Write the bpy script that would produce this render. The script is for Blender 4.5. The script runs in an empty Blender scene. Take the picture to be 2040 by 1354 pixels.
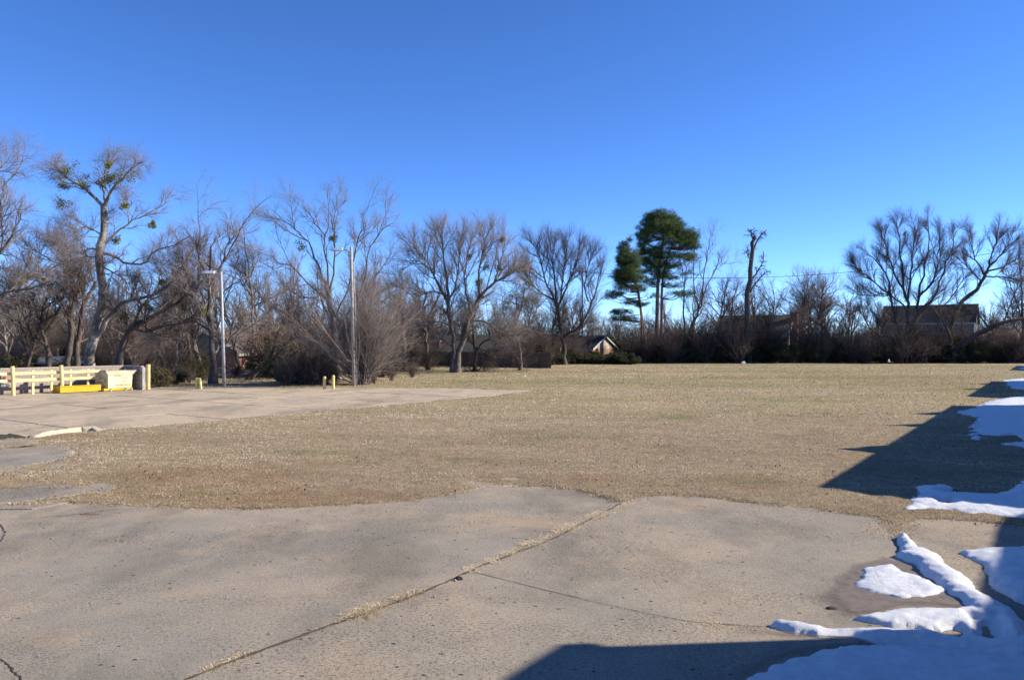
import bpy, bmesh, math, random
import numpy as np
from mathutils import Vector, Matrix

R = math.radians
F = 1556.0          # focal length in pixels of the 2040 px wide photograph
EYE = 2.7           # camera height in metres
HOR = 684.0         # horizon row
SC = bpy.context.scene
COL = SC.collection
random.seed(7)

# ------------------------------------------------------------------ camera
cam_d = bpy.data.cameras.new("camera")
cam_d.sensor_width = 36
cam_d.lens = 36 * F / 2040
cam_d.shift_y = (HOR - 677) / 2040
cam_d.clip_start = 0.1
cam_d.clip_end = 6000
cam = bpy.data.objects.new("camera", cam_d)
cam.location = (0, 0, EYE)
cam.rotation_euler = (R(90), 0, 0)
COL.objects.link(cam)
SC.camera = cam

# ------------------------------------------------------------------ world, sun, exposure
SUN_EL = 27.0
SUN_DIR = Vector((1, 0.088, 0)).normalized()          # horizontal direction towards the sun
world = bpy.data.worlds.new("World")
SC.world = world
world.use_nodes = True
wn = world.node_tree
bg = wn.nodes["Background"]
sky = wn.nodes.new("ShaderNodeTexSky")
sky.sky_type = 'NISHITA'
sky.sun_disc = False
sky.sun_elevation = R(SUN_EL)
sky.sun_rotation = math.atan2(SUN_DIR.x, SUN_DIR.y)
sky.altitude = 3000
sky.air_density = 0.65
sky.dust_density = 0.0
sky.ozone_density = 3.0
hs = wn.nodes.new("ShaderNodeHueSaturation")          # deep winter-blue air: same treatment over the whole dome
hs.inputs["Saturation"].default_value = 1.18
hs.inputs["Hue"].default_value = 0.508
wn.links.new(sky.outputs[0], hs.inputs["Color"])
wn.links.new(hs.outputs[0], bg.inputs[0])
bg.inputs[1].default_value = 0.15
sun_d = bpy.data.lights.new("sun", 'SUN')
sun_d.energy = 5.0
sun_d.angle = R(0.53)
sun_d.color = (1.0, 0.91, 0.78)
sun = bpy.data.objects.new("sun", sun_d)
to_sun = Vector((SUN_DIR.x * math.cos(R(SUN_EL)), SUN_DIR.y * math.cos(R(SUN_EL)), math.sin(R(SUN_EL))))
sun.rotation_euler = to_sun.to_track_quat('Z', 'Y').to_euler()
COL.objects.link(sun)
SC.view_settings.view_transform = 'Standard'
SC.view_settings.look = 'None'
SC.view_settings.gamma = 1
SC.view_settings.use_curve_mapping = False
SC.view_settings.exposure = 0.98
try:
    SC.cycles.max_bounces = 6
    SC.cycles.transparent_max_bounces = 4
except Exception:
    pass

# ------------------------------------------------------------------ helpers
def G(X, Y):
    y = F * EYE / (Y - HOR)
    return np.array([(X - 1020) * y / F, y])

def at(X, Y, d):
    return np.array([(X - 1020) * d / F, d, EYE - (Y - HOR) * d / F])

def hash01(ix, iy, seed):
    h = (ix.astype(np.int64) * 374761393 + iy.astype(np.int64) * 668265263 + seed * 974634777) & 0x7fffffff
    h = ((h ^ (h >> 13)) * 1274126177) & 0x7fffffff
    h = h ^ (h >> 16)
    return (h & 0xffffff) / float(0xffffff)

def vnoise(x, y, seed=0):
    ix = np.floor(x); iy = np.floor(y)
    fx = x - ix; fy = y - iy
    fx = fx * fx * (3 - 2 * fx); fy = fy * fy * (3 - 2 * fy)
    a = hash01(ix, iy, seed); b = hash01(ix + 1, iy, seed)
    c = hash01(ix, iy + 1, seed); d = hash01(ix + 1, iy + 1, seed)
    return (a * (1 - fx) + b * fx) * (1 - fy) + (c * (1 - fx) + d * fx) * fy

def fbm(x, y, seed=0, oct=4):
    s = 0; a = 0.5
    for i in range(oct):
        s = s + a * (vnoise(x, y, seed + i * 17) - 0.5) * 2
        x = x * 2.03 + 11.3; y = y * 2.03 + 5.7; a *= 0.5
    return s

def sdf(poly, px, py):
    """signed distance to polygon, positive inside"""
    P = np.asarray(poly, float)
    x = px.ravel(); y = py.ravel()
    d2 = np.full(x.shape, 1e18); inside = np.zeros(x.shape, bool)
    n = len(P)
    for i in range(n):
        ax, ay = P[i]; bx, by = P[(i + 1) % n]
        ex, ey = bx - ax, by - ay
        wx, wy = x - ax, y - ay
        t = np.clip((wx * ex + wy * ey) / (ex * ex + ey * ey + 1e-12), 0, 1)
        dx = wx - t * ex; dy = wy - t * ey
        d2 = np.minimum(d2, dx * dx + dy * dy)
        c = ((ay > y) != (by > y))
        if ey != 0:
            xi = ax + (y - ay) * ex / ey
            inside ^= c & (x < xi)
    d = np.sqrt(d2)
    return np.where(inside, d, -d).reshape(px.shape)

def mesh_np(name, V, faces_list, mat=None, attrs=None, smooth=False):
    """faces_list: list of int arrays (n,k)"""
    me = bpy.data.meshes.new(name)
    V = np.ascontiguousarray(V, dtype=np.float32)
    me.vertices.add(len(V)); me.vertices.foreach_set("co", V.ravel())
    faces_list = [np.asarray(f) for f in faces_list if len(f)]
    nl = sum(f.size for f in faces_list); nf = sum(len(f) for f in faces_list)
    me.loops.add(nl); me.polygons.add(nf)
    me.loops.foreach_set("vertex_index", np.concatenate([f.ravel() for f in faces_list]).astype(np.int32))
    tot = np.concatenate([np.full(len(f), f.shape[1]) for f in faces_list]).astype(np.int32)
    st = np.concatenate([[0], np.cumsum(tot)[:-1]]).astype(np.int32)
    me.polygons.foreach_set("loop_start", st)
    try:
        me.polygons.foreach_set("loop_total", tot)
    except Exception:
        pass
    if smooth:
        me.polygons.foreach_set("use_smooth", np.ones(nf, bool))
    me.update(calc_edges=True)
    if attrs:
        for k, a in attrs.items():
            at_ = me.attributes.new(k, 'FLOAT', 'POINT')
            at_.data.foreach_set("value", np.asarray(a, dtype=np.float32))
    if mat:
        me.materials.append(mat)
    return me

def link(name, me, parent=None, loc=(0, 0, 0), rot=(0, 0, 0), **kw):
    o = bpy.data.objects.new(name, me)
    COL.objects.link(o)
    o.location = loc; o.rotation_euler = rot
    if parent: o.parent = parent
    for k, v in kw.items(): o[k] = v
    return o

def thing(name, label, cat, loc=(0, 0, 0), rotz=0, group=None):
    o = bpy.data.objects.new(name, None)
    COL.objects.link(o)
    o.location = loc; o.rotation_euler = (0, 0, rotz)
    o.empty_display_size = 0.2
    o['label'] = label; o['category'] = cat
    if group: o['group'] = group
    return o

def tag(o, label, cat, group=None):
    o['label'] = label; o['category'] = cat
    if group: o['group'] = group
    return o

class MB:
    """collects simple solids into one mesh"""
    def __init__(s): s.bm = bmesh.new()
    def box(s, x0, x1, y0, y1, z0, z1, bev=0):
        vs = [s.bm.verts.new((x, y, z)) for z in (z0, z1) for y in (y0, y1) for x in (x0, x1)]
        fs = [s.bm.faces.new([vs[i] for i in q]) for q in ((0, 2, 3, 1), (4, 5, 7, 6), (0, 1, 5, 4), (2, 6, 7, 3), (0, 4, 6, 2), (1, 3, 7, 5))]
        if bev:
            es = list({e for f in fs for e in f.edges})
            bmesh.ops.bevel(s.bm, geom=es, offset=bev, segments=1, affect='EDGES')
        return s
    def prism(s, pts, z0, z1, bev=0):
        lo = [s.bm.verts.new((p[0], p[1], z0)) for p in pts]
        hi = [s.bm.verts.new((p[0], p[1], z1)) for p in pts]
        n = len(pts)
        ft = s.bm.faces.new(hi); s.bm.faces.new(lo[::-1])
        for i in range(n):
            s.bm.faces.new([lo[i], lo[(i + 1) % n], hi[(i + 1) % n], hi[i]])
        if bev:
            bmesh.ops.bevel(s.bm, geom=list(ft.edges), offset=bev, segments=2, affect='EDGES')
        return s
    def hull(s, pts, faces):
        vs = [s.bm.verts.new(p) for p in pts]
        for f in faces: s.bm.faces.new([vs[i] for i in f])
        return s
    def extr(s, prof, axis, a0, a1):
        """profile in the two other axes, extruded along axis (0=x,1=y)"""
        def mk(p, a): return (a, p[0], p[1]) if axis == 0 else (p[0], a, p[1])
        A = [s.bm.verts.new(mk(p, a0)) for p in prof]
        B = [s.bm.verts.new(mk(p, a1)) for p in prof]
        n = len(prof)
        s.bm.faces.new(A); s.bm.faces.new(B[::-1])
        for i in range(n): s.bm.faces.new([A[i], B[i], B[(i + 1) % n], A[(i + 1) % n]])
        return s
    def tube(s, pts, rad, n=10, cap=True):
        P = np.array(pts, float); k = len(P)
        rr = np.full(k, rad) if np.isscalar(rad) else np.array(rad, float)
        T = np.gradient(P, axis=0); T /= np.linalg.norm(T, axis=1)[:, None] + 1e-9
        ref = np.array([0, 0, 1.0]) if abs(T[0, 2]) < 0.9 else np.array([1.0, 0, 0])
        rings = []
        for i in range(k):
            u = np.cross(T[i], ref); u /= np.linalg.norm(u) + 1e-9
            v = np.cross(T[i], u)
            rings.append([s.bm.verts.new(P[i] + rr[i] * (math.cos(2 * math.pi * j / n) * u + math.sin(2 * math.pi * j / n) * v)) for j in range(n)])
        for i in range(k - 1):
            for j in range(n):
                s.bm.faces.new([rings[i][j], rings[i][(j + 1) % n], rings[i + 1][(j + 1) % n], rings[i + 1][j]])
        if cap:
            s.bm.faces.new(rings[0][::-1]); s.bm.faces.new(rings[-1])
        return s
    def mesh(s, name, mat, smooth=False):
        bmesh.ops.recalc_face_normals(s.bm, faces=s.bm.faces)
        me = bpy.data.meshes.new(name)
        s.bm.to_mesh(me); s.bm.free()
        if mat: me.materials.append(mat)
        if smooth:
            me.polygons.foreach_set("use_smooth", np.ones(len(me.polygons), bool))
        return me
    def build(s, name, mat, parent=None, smooth=False, loc=(0, 0, 0), rot=(0, 0, 0), **kw):
        return link(name, s.mesh(name, mat, smooth), parent, loc, rot, **kw)

# ------------------------------------------------------------------ materials
class NT:
    def __init__(s, name, rough=0.9, spec=0.2):
        s.m = bpy.data.materials.new(name); s.m.use_nodes = True
        s.t = s.m.node_tree; s.b = s.t.nodes["Principled BSDF"]
        s.b.inputs["Roughness"].default_value = rough
        s.b.inputs["Specular IOR Level"].default_value = spec
        s.geo = s.t.nodes.new("ShaderNodeNewGeometry")
    def n(s, typ, **kw):
        o = s.t.nodes.new(typ)
        for k, v in kw.items(): setattr(o, k, v)
        return o
    def l(s, a, b): s.t.links.new(a, b)
    def vec(s, scale=(1, 1, 1), obj=False, rotz=0):
        mp = s.n("ShaderNodeMapping")
        mp.inputs["Scale"].default_value = scale
        mp.inputs["Rotation"].default_value = (0, 0, rotz)
        if obj:
            tc = s.n("ShaderNodeTexCoord"); s.l(tc.outputs["Object"], mp.inputs[0])
        else:
            s.l(s.geo.outputs["Position"], mp.inputs[0])
        return mp.outputs[0]
    def noise(s, scale, detail=4, rough=0.6, vec=None):
        o = s.n("ShaderNodeTexNoise")
        o.inputs["Scale"].default_value = scale; o.inputs["Detail"].default_value = detail
        o.inputs["Roughness"].default_value = rough
        s.l(vec if vec is not None else s.vec(), o.inputs["Vector"])
        return o.outputs["Fac"]
    def voro(s, scale, vec=None, feature='F1'):
        o = s.n("ShaderNodeTexVoronoi", feature=feature)
        o.inputs["Scale"].default_value = scale
        s.l(vec if vec is not None else s.vec(), o.inputs["Vector"])
        return o
    def ramp(s, fac, stops):
        r = s.n("ShaderNodeValToRGB")
        cr = r.color_ramp
        while len(cr.elements) > 1: cr.elements.remove(cr.elements[-1])
        for i, (p, c) in enumerate(stops):
            c = (c, c, c) if np.isscalar(c) else c
            e = cr.elements[0] if i == 0 else cr.elements.new(p)
            e.position = p; e.color = (*c[:3], 1)
        s.l(fac, r.inputs[0])
        return r.outputs[0]
    def mix(s, fac, a, b, mode='MIX'):
        m = s.n("ShaderNodeMix", data_type='RGBA', blend_type=mode)
        def put(sock, v):
            if hasattr(v, 'is_output') or isinstance(v, bpy.types.NodeSocket): s.l(v, sock)
            elif np.isscalar(v): sock.default_value = v if sock.type == 'VALUE' else (v, v, v, 1)
            else: sock.default_value = (*v[:3], 1)
        put(m.inputs[0], fac); put(m.inputs[6], a); put(m.inputs[7], b)
        return m.outputs[2]
    def math(s, op, a, b=0.0):
        m = s.n("ShaderNodeMath", operation=op)
        for i, v in enumerate((a, b)):
            if isinstance(v, bpy.types.NodeSocket): s.l(v, m.inputs[i])
            else: m.inputs[i].default_value = v
        return m.outputs[0]
    def attr(s, name):
        a = s.n("ShaderNodeAttribute"); a.attribute_name = name
        return a.outputs["Fac"]
    def col(s, c):
        if isinstance(c, bpy.types.NodeSocket): s.l(c, s.b.inputs["Base Color"])
        else: s.b.inputs["Base Color"].default_value = (*c, 1)
        return s
    def bump(s, h, strength=0.5, dist=0.01, prev=None):
        b = s.n("ShaderNodeBump")
        b.inputs["Strength"].default_value = strength; b.inputs["Distance"].default_value = dist
        s.l(h, b.inputs["Height"])
        if prev is not None: s.l(prev, b.inputs["Normal"])
        s.l(b.outputs[0], s.b.inputs["Normal"])
        return b.outputs[0]

M = {}
def paint(name, c, rough=0.6, var=0.12, scale=3.0, bump=0.0, spec=0.3, dirt=None):
    m = NT(name, rough, spec)
    v = m.vec(obj=True)
    f = m.noise(scale, 6, 0.65, v)
    c2 = tuple(x * (1 - var * 2.2) for x in c) if dirt is None else dirt
    k = m.ramp(f, [(0.35, 0.0), (0.75, 1.0)])
    m.col(m.mix(k, c, c2))
    if bump: m.bump(m.noise(scale * 12, 4, 0.6, v), bump, 0.01)
    M[name] = m.m
    return m.m

# concrete ------------------------------------------------------------
def concrete(name, tan, grey, far=False):
    m = NT(name, 0.92, 0.15)
    v = m.vec()
    big = m.noise(0.36, 5, 0.62, v)
    mid = m.noise(1.9, 6, 0.68, v)
    fine = m.noise(30, 4, 0.8, v)
    grit = m.noise(85, 3, 0.8, v)
    dk = lambda c, k: tuple(x * k for x in c)
    c = m.mix(m.ramp(big, [(0.42, 0.0), (0.58, 1.0)]), tan, grey)
    c = m.mix(m.ramp(mid, [(0.45, 0.0), (0.66, 0.5)]), c, dk(grey, 0.74))
    # broad soot and tyre stains
    st = m.noise(0.55, 5, 0.6, m.vec((1.0, 0.5, 1), rotz=0.6))
    c = m.mix(m.ramp(st, [(0.48, 0.0), (0.64, 0.72)]), c, dk(grey, 0.48))
    rs = m.noise(0.8, 4, 0.6, m.vec((0.7, 1.0, 1), rotz=1.1))
    c = m.mix(m.ramp(rs, [(0.56, 0.0), (0.70, 0.45)]), c, (tan[0] * 1.18, tan[1] * 1.02, tan[2] * 0.86))
    # worn places: aggregate shows as many small dark flakes
    patch = m.ramp(m.noise(0.42, 5, 0.65, m.vec((1, 1.3, 1), rotz=0.3)), [(0.44, 0.0), (0.58, 1.0)])
    fl = m.ramp(m.noise(34 if not far else 7, 2, 0.6, m.vec((0.7, 1.25, 1))), [(0.58, 0.0), (0.63, 1.0)])
    sp = m.mix(1.0, patch, fl, 'MULTIPLY')
    c = m.mix(m.math('MULTIPLY', sp, 0.85), c, m.mix(grit, dk(tan, 0.30), dk(grey, 0.55)))
    lt = m.ramp(m.noise(22, 3, 0.8, m.vec((1, 1.2, 1), rotz=0.8)), [(0.60, 0.0), (0.66, 0.5)])
    c = m.mix(m.mix(1.0, patch, lt, 'MULTIPLY'), c, (0.46, 0.43, 0.40))
    # scattered pits
    vo = m.voro(5.2, m.vec((0.8, 1.3, 1)))
    pit = m.ramp(vo.outputs["Distance"], [(0.07, 1.0), (0.11, 0.0)])
    pm = m.math('MULTIPLY', pit, m.ramp(m.noise(1.6, 3, 0.6, v), [(0.46, 0.0), (0.50, 1.0)]))
    c = m.mix(pm, c, (0.04, 0.033, 0.028))
    c = m.mix(m.ramp(fine, [(0.36, 0.85), (0.50, 0.0)]), c, dk(grey, 0.50))
    c = m.mix(m.ramp(m.noise(36, 3, 0.8, v), [(0.56, 0.0), (0.68, 0.55)]), c, (0.52, 0.46, 0.38))
    c = m.mix(m.ramp(grit, [(0.28, 0.95), (0.50, 0.0)]), c, dk(tan, 0.40))
    c = m.mix(m.ramp(grit, [(0.58, 0.0), (0.74, 0.8)]), c, (0.58, 0.52, 0.45))
    m.col(c)
    b1 = m.bump(mid, 0.2, 0.05)
    b2 = m.bump(sp, 0.9, -0.01, b1)
    b3 = m.bump(pm, 1.0, -0.03, b2)
    b4 = m.bump(fine, 0.5, 0.012, b3)
    m.bump(grit, 0.8, 0.008, b4)
    M[name] = m.m
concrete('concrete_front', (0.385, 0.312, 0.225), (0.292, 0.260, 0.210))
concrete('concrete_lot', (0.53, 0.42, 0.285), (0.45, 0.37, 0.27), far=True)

# ground --------------------------------------------------------------
def ground_mat():
    m = NT('dry_turf', 0.95, 0.1)
    v = m.vec()
    f1 = m.noise(0.45, 5, 0.65, m.vec((0.6, 1, 1)))
    f2 = m.noise(2.6, 5, 0.7, v)
    f3 = m.noise(24, 5, 0.75, v)
    f4 = m.noise(0.09, 4, 0.6, m.vec((0.45, 1.4, 1), rotz=0.1))
    straw = m.mix(m.ramp(f1, [(0.35, 0.0), (0.65, 1.0)]), (0.44, 0.345, 0.22), (0.37, 0.29, 0.185))
    c = m.mix(m.ramp(f2, [(0.45, 0.0), (0.65, 0.6)]), straw, (0.23, 0.155, 0.09))
    green = m.ramp(f4, [(0.38, 0.12), (0.60, 0.85)])
    far = m.attr('greenish')
    c = m.mix(m.math('MULTIPLY', green, far), c, (0.225, 0.205, 0.085))
    c = m.mix(m.attr('russet'), c, (0.24, 0.145, 0.075))
    c = m.mix(m.attr('gspot'), c, (0.14, 0.19, 0.05))
    # clumps: dark gaps between tufts
    c = m.mix(m.ramp(f3, [(0.30, 0.8), (0.5, 0.0)]), c, (0.11, 0.08, 0.05))
    f5 = m.noise(5.5, 4, 0.7, m.vec((0.5, 1.5, 1)))
    c = m.mix(m.ramp(f5, [(0.28, 0.6), (0.48, 0.0)]), c, (0.14, 0.105, 0.06))
    c = m.mix(m.math('MULTIPLY', m.attr('thatch'), m.ramp(m.noise(11, 4, 0.7, m.vec((0.7, 1.3, 1))), [(0.35, 0.9), (0.65, 0.15)])), c, (0.21, 0.16, 0.10))
    soil = m.mix(f3, (0.13, 0.09, 0.06), (0.24, 0.17, 0.11))
    c = m.mix(m.attr('lawn'), soil, c)
    litter = m.mix(m.ramp(m.noise(7, 5, 0.8, v), [(0.4, 0.0), (0.6, 1.0)]), (0.10, 0.075, 0.055), (0.26, 0.18, 0.12))
    c = m.mix(m.attr('litter'), c, litter)
    m.col(c)
    b = m.bump(f2, 0.5, 0.05)
    b = m.bump(f3, 0.9, 0.05, b)
    M['ground'] = m.m
ground_mat()

def blade_mat():
    m = NT('grass_blades', 0.8, 0.2)
    t = m.attr('tint')
    c = m.ramp(t, [(0.0, (0.15, 0.095, 0.045)), (0.2, (0.40, 0.30, 0.17)), (0.55, (0.56, 0.45, 0.29)), (0.85, (0.72, 0.61, 0.43)), (0.90, (0.36, 0.165, 0.06)), (0.95, (0.32, 0.15, 0.06)), (0.96, (0.13, 0.21, 0.05)), (1.0, (0.20, 0.27, 0.07))])
    m.col(c)
    M['blade'] = m.m
blade_mat()

def bark(name, a, b, c=None):
    m = NT(name, 0.92, 0.15)
    v = m.vec((1, 1, 0.35), obj=True)
    f = m.noise(7, 6, 0.7, v)
    col_ = m.mix(m.ramp(f, [(0.35, 0.0), (0.65, 1.0)]), a, b)
    if c is not None:
        col_ = m.mix(m.ramp(m.noise(0.9, 4, 0.6, m.vec(obj=True)), [(0.5, 0.0), (0.62, 0.9)]), col_, c)
    m.col(col_)
    m.bump(f, 0.8, 0.04)
    M[name] = m.m
bark('bark_pale', (0.07, 0.06, 0.052), (0.26, 0.23, 0.20), (0.42, 0.385, 0.34))
bark('bark_mid', (0.05, 0.042, 0.037), (0.19, 0.16, 0.138))
bark('bark_dark', (0.045, 0.036, 0.032), (0.12, 0.098, 0.085))
bark('bark_pine', (0.10, 0.06, 0.045), (0.26, 0.16, 0.115))
bark('twig_grey', (0.13, 0.106, 0.094), (0.25, 0.212, 0.19))
bark('twig_brown', (0.075, 0.056, 0.048), (0.155, 0.118, 0.10))
bark('twig_dark', (0.058, 0.044, 0.038), (0.125, 0.098, 0.085))

def foliage(name, a, b, cc):
    m = NT(name, 0.75, 0.25)
    t = m.attr('tint')
    m.col(m.ramp(t, [(0.0, a), (0.55, b), (1.0, cc)]))
    tr = m.n("ShaderNodeBsdfTranslucent")
    mixs = m.n("ShaderNodeMixShader"); mixs.inputs[0].default_value = 0.25
    m.l(m.ramp(t, [(0.0, a), (0.55, b), (1.0, cc)]), tr.inputs[0])
    out = m.t.nodes["Material Output"]
    m.l(m.b.outputs[0], mixs.inputs[1]); m.l(tr.outputs[0], mixs.inputs[2]); m.l(mixs.outputs[0], out.inputs[0])
    M[name] = m.m
foliage('needles', (0.02, 0.042, 0.018), (0.06, 0.105, 0.03), (0.15, 0.19, 0.05))
foliage('mistletoe', (0.06, 0.07, 0.02), (0.16, 0.17, 0.045), (0.30, 0.28, 0.08))
foliage('privet', (0.022, 0.028, 0.013), (0.055, 0.062, 0.026), (0.11, 0.12, 0.05))
foliage('olive_leaves', (0.05, 0.05, 0.02), (0.13, 0.12, 0.05), (0.24, 0.21, 0.09))
foliage('dry_leaves', (0.10, 0.055, 0.03), (0.24, 0.14, 0.07), (0.36, 0.24, 0.13))

def snow_mat():
    m = NT('snow', 0.55, 0.3)
    v = m.vec()
    sc_ = m.mix(m.ramp(m.noise(9, 4, 0.7, v), [(0.35, 0.0), (0.7, 1.0)]), (0.70, 0.715, 0.735), (0.58, 0.59, 0.61))
    sc_ = m.mix(m.ramp(m.noise(26, 4, 0.8, v), [(0.64, 0.0), (0.72, 0.7)]), sc_, (0.36, 0.34, 0.31))
    m.col(sc_)
    b = m.bump(m.noise(10, 5, 0.65, v), 0.5, 0.04)
    m.bump(m.noise(70, 4, 0.8, v), 1.0, 0.014, b)
    M['snow'] = m.m
    m = NT('wet_concrete', 0.55, 0.4)
    v = m.vec()
    m.col(m.mix(m.noise(20, 5, 0.7, v), (0.15, 0.115, 0.08), (0.25, 0.195, 0.145)))
    m.bump(m.noise(60, 4, 0.7, v), 0.4, 0.005)
    al = m.math('MULTIPLY', m.attr('wet'), m.ramp(m.noise(6, 4, 0.7, v), [(0.3, 0.55), (0.6, 0.92)]))
    m.l(al, m.b.inputs["Alpha"])
    M['wet'] = m.m
snow_mat()
paint('yellow_cream', (0.74, 0.58, 0.26), 0.5, 0.10, 2.5)
paint('bollard_yellow', (0.74, 0.60, 0.21), 0.55, 0.16, 4)
paint('safety_yellow', (0.52, 0.35, 0.015), 0.45, 0.08, 2)
paint('dumpster_cream', (0.58, 0.50, 0.33), 0.55, 0.12, 1.7, dirt=(0.55, 0.47, 0.30))
paint('lettering', (0.16, 0.13, 0.09), 0.8, 0.3, 9)
paint('lettering_faint', (0.46, 0.38, 0.24), 0.8, 0.1, 9)
paint('lid', (0.16, 0.15, 0.145), 0.7, 0.25, 5)
paint('galvanised', (0.40, 0.40, 0.39), 0.45, 0.12, 3)
paint('weathered_pole', (0.42, 0.385, 0.34), 0.85, 0.16, 5, bump=0.3)
paint('lamp_white', (0.80, 0.80, 0.80), 0.35, 0.04, 4)
paint('block', (0.36, 0.30, 0.25), 0.95, 0.16, 6, bump=0.5)
paint('block_b', (0.30, 0.245, 0.205), 0.95, 0.16, 6, bump=0.5)
paint('block_cap', (0.40, 0.33, 0.28), 0.95, 0.16, 6, bump=0.5)
paint('mortar', (0.42, 0.39, 0.36), 0.95, 0.1, 9)
paint('curb_paint', (0.46, 0.40, 0.28), 0.8, 0.2, 7, bump=0.5, dirt=(0.30, 0.26, 0.21))
paint('black_rubber', (0.03, 0.03, 0.03), 0.7, 0.1, 4)
paint('fence_wood', (0.115, 0.092, 0.075), 0.9, 0.2, 3, bump=0.3)
paint('brick_red', (0.30, 0.125, 0.085), 0.9, 0.16, 5, bump=0.3)
paint('brick_tan', (0.40, 0.23, 0.155), 0.9, 0.16, 5, bump=0.3)
paint('siding_pink', (0.44, 0.35, 0.30), 0.7, 0.06, 3)
paint('siding_grey', (0.20, 0.195, 0.22), 0.7, 0.06, 3)
paint('siding_green', (0.30, 0.31, 0.27), 0.7, 0.08, 3)
paint('white_trim', (0.55, 0.53, 0.49), 0.6, 0.05, 3)
paint('cream_wall', (0.62, 0.55, 0.38), 0.8, 0.1, 3)
paint('red_wall', (0.36, 0.075, 0.06), 0.8, 0.1, 3)
paint('roof_dark', (0.05, 0.045, 0.043), 0.95, 0.2, 4, bump=0.4)
paint('roof_brown', (0.20, 0.145, 0.115), 0.95, 0.2, 4, bump=0.4)
paint('roof_olive', (0.085, 0.078, 0.06), 0.95, 0.2, 4, bump=0.4)
paint('tarp_blue', (0.05, 0.09, 0.15), 0.5, 0.1, 3)
paint('glass_dark', (0.03, 0.035, 0.045), 0.12, 0.05, 3, spec=0.6)
paint('truck_paint', (0.06, 0.09, 0.32), 0.25, 0.04, 3, spec=0.6)
paint('chrome', (0.62, 0.63, 0.65), 0.18, 0.04, 3, spec=0.8)
M['chrome'].node_tree.nodes["Principled BSDF"].inputs["Metallic"].default_value = 0.8
paint('tail_red', (0.55, 0.02, 0.02), 0.2, 0.05, 3, spec=0.7)
paint('litter_white', (0.7, 0.72, 0.75), 0.6, 0.05, 3)
paint('wood_post', (0.42, 0.30, 0.20), 0.9, 0.1, 3)
paint('rust', (0.22, 0.12, 0.07), 0.9, 0.2, 6)
paint('stucco', (0.55, 0.50, 0.42), 0.9, 0.06, 3, bump=0.2)
paint('joint_soil', (0.12, 0.09, 0.06), 0.95, 0.3, 14)
paint('joint_dirt', (0.20, 0.155, 0.115), 0.95, 0.2, 9)
paint('crack_fill', (0.05, 0.04, 0.032), 0.95, 0.1, 6)

# ------------------------------------------------------------------ ground plan (all in metres on the ground)
E = np.array([0.570, 0.822]); Pp = np.array([0.822, -0.570])     # the site's two building directions
def gl(*px): return [G(*p) for p in px]
FRONT = gl((-700, 1008), (0, 1008), (60, 1006), (130, 1001), (200, 1005), (300, 1008), (400, 1014), (500, 1015), (620, 1011), (720, 1004), (830, 996), (900, 984), (985, 970), (1085, 971), (1190, 985), (1215, 1001), (1240, 1002), (1290, 990), (1380, 990), (1500, 1004), (1640, 1018), (1735, 1030), (1762, 1045), (1782, 1070), (1800, 1068), (1830, 1037), (1900, 1037), (1960, 1040), (2040, 1052), (2400, 1090))
FRONT += [np.array(p) for p in ((16, 8), (16, -25), (-25, -25), (-25, 13))]
PATCH1 = gl((-400, 966), (0, 975), (100, 971), (168, 971), (150, 984), (90, 994), (40, 1003), (-400, 1004))
PATCH2 = gl((-400, 893), (0, 896), (60, 889), (130, 893), (136, 909), (90, 922), (0, 934), (-400, 945))
PATCH3 = gl((-300, 878), (0, 878), (60, 882), (75, 884), (0, 889), (-300, 890))
LOT = gl((1068, 776.5), (1000, 786), (860, 799), (700, 813), (500, 831), (370, 843), (180, 858), (60, 870), (0, 876))
LOT = [np.array((41.5 * 48 / 1556, 46.2))] + LOT[1:] + [np.array(p) for p in ((-28, 20), (-60, 20), (-60, 44), (-30, 46))] + gl((260, 773), (450, 772.5), (700, 772.8), (900, 773.5))
LOT[0] = G(1068, 776.5)

def lawn_sdf(x, y):
    n = fbm(x * 1.3, y * 1.3, 3, 4) * 0.16 + fbm(x * 5, y * 5, 9, 4) * 0.13
    s = -np.maximum.reduce([sdf(FRONT, x, y), sdf(PATCH1, x, y), sdf(PATCH2, x, y), sdf(PATCH3, x, y), sdf(LOT, x, y) - np.clip(y - 30, 0, 100) * 0.0])
    k = np.clip(0.5 + 0.03 * y, 0.6, 2.0)
    return s + n * k

def ground_z(X, Y, s):
    edge = np.clip((s + 0.03) / 0.12, 0, 1)
    z = -0.04 + edge * (0.062 + 0.035 * fbm(X * 0.8, Y * 0.8, 5, 4) + 0.028 * fbm(X * 2.7, Y * 2.7, 8, 2))
    return z + edge * np.clip(fbm(X * 0.12, Y * 0.12, 21, 3), -1, 1) * 0.05 * np.clip((s - 0.5) / 3, 0, 1)

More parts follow.
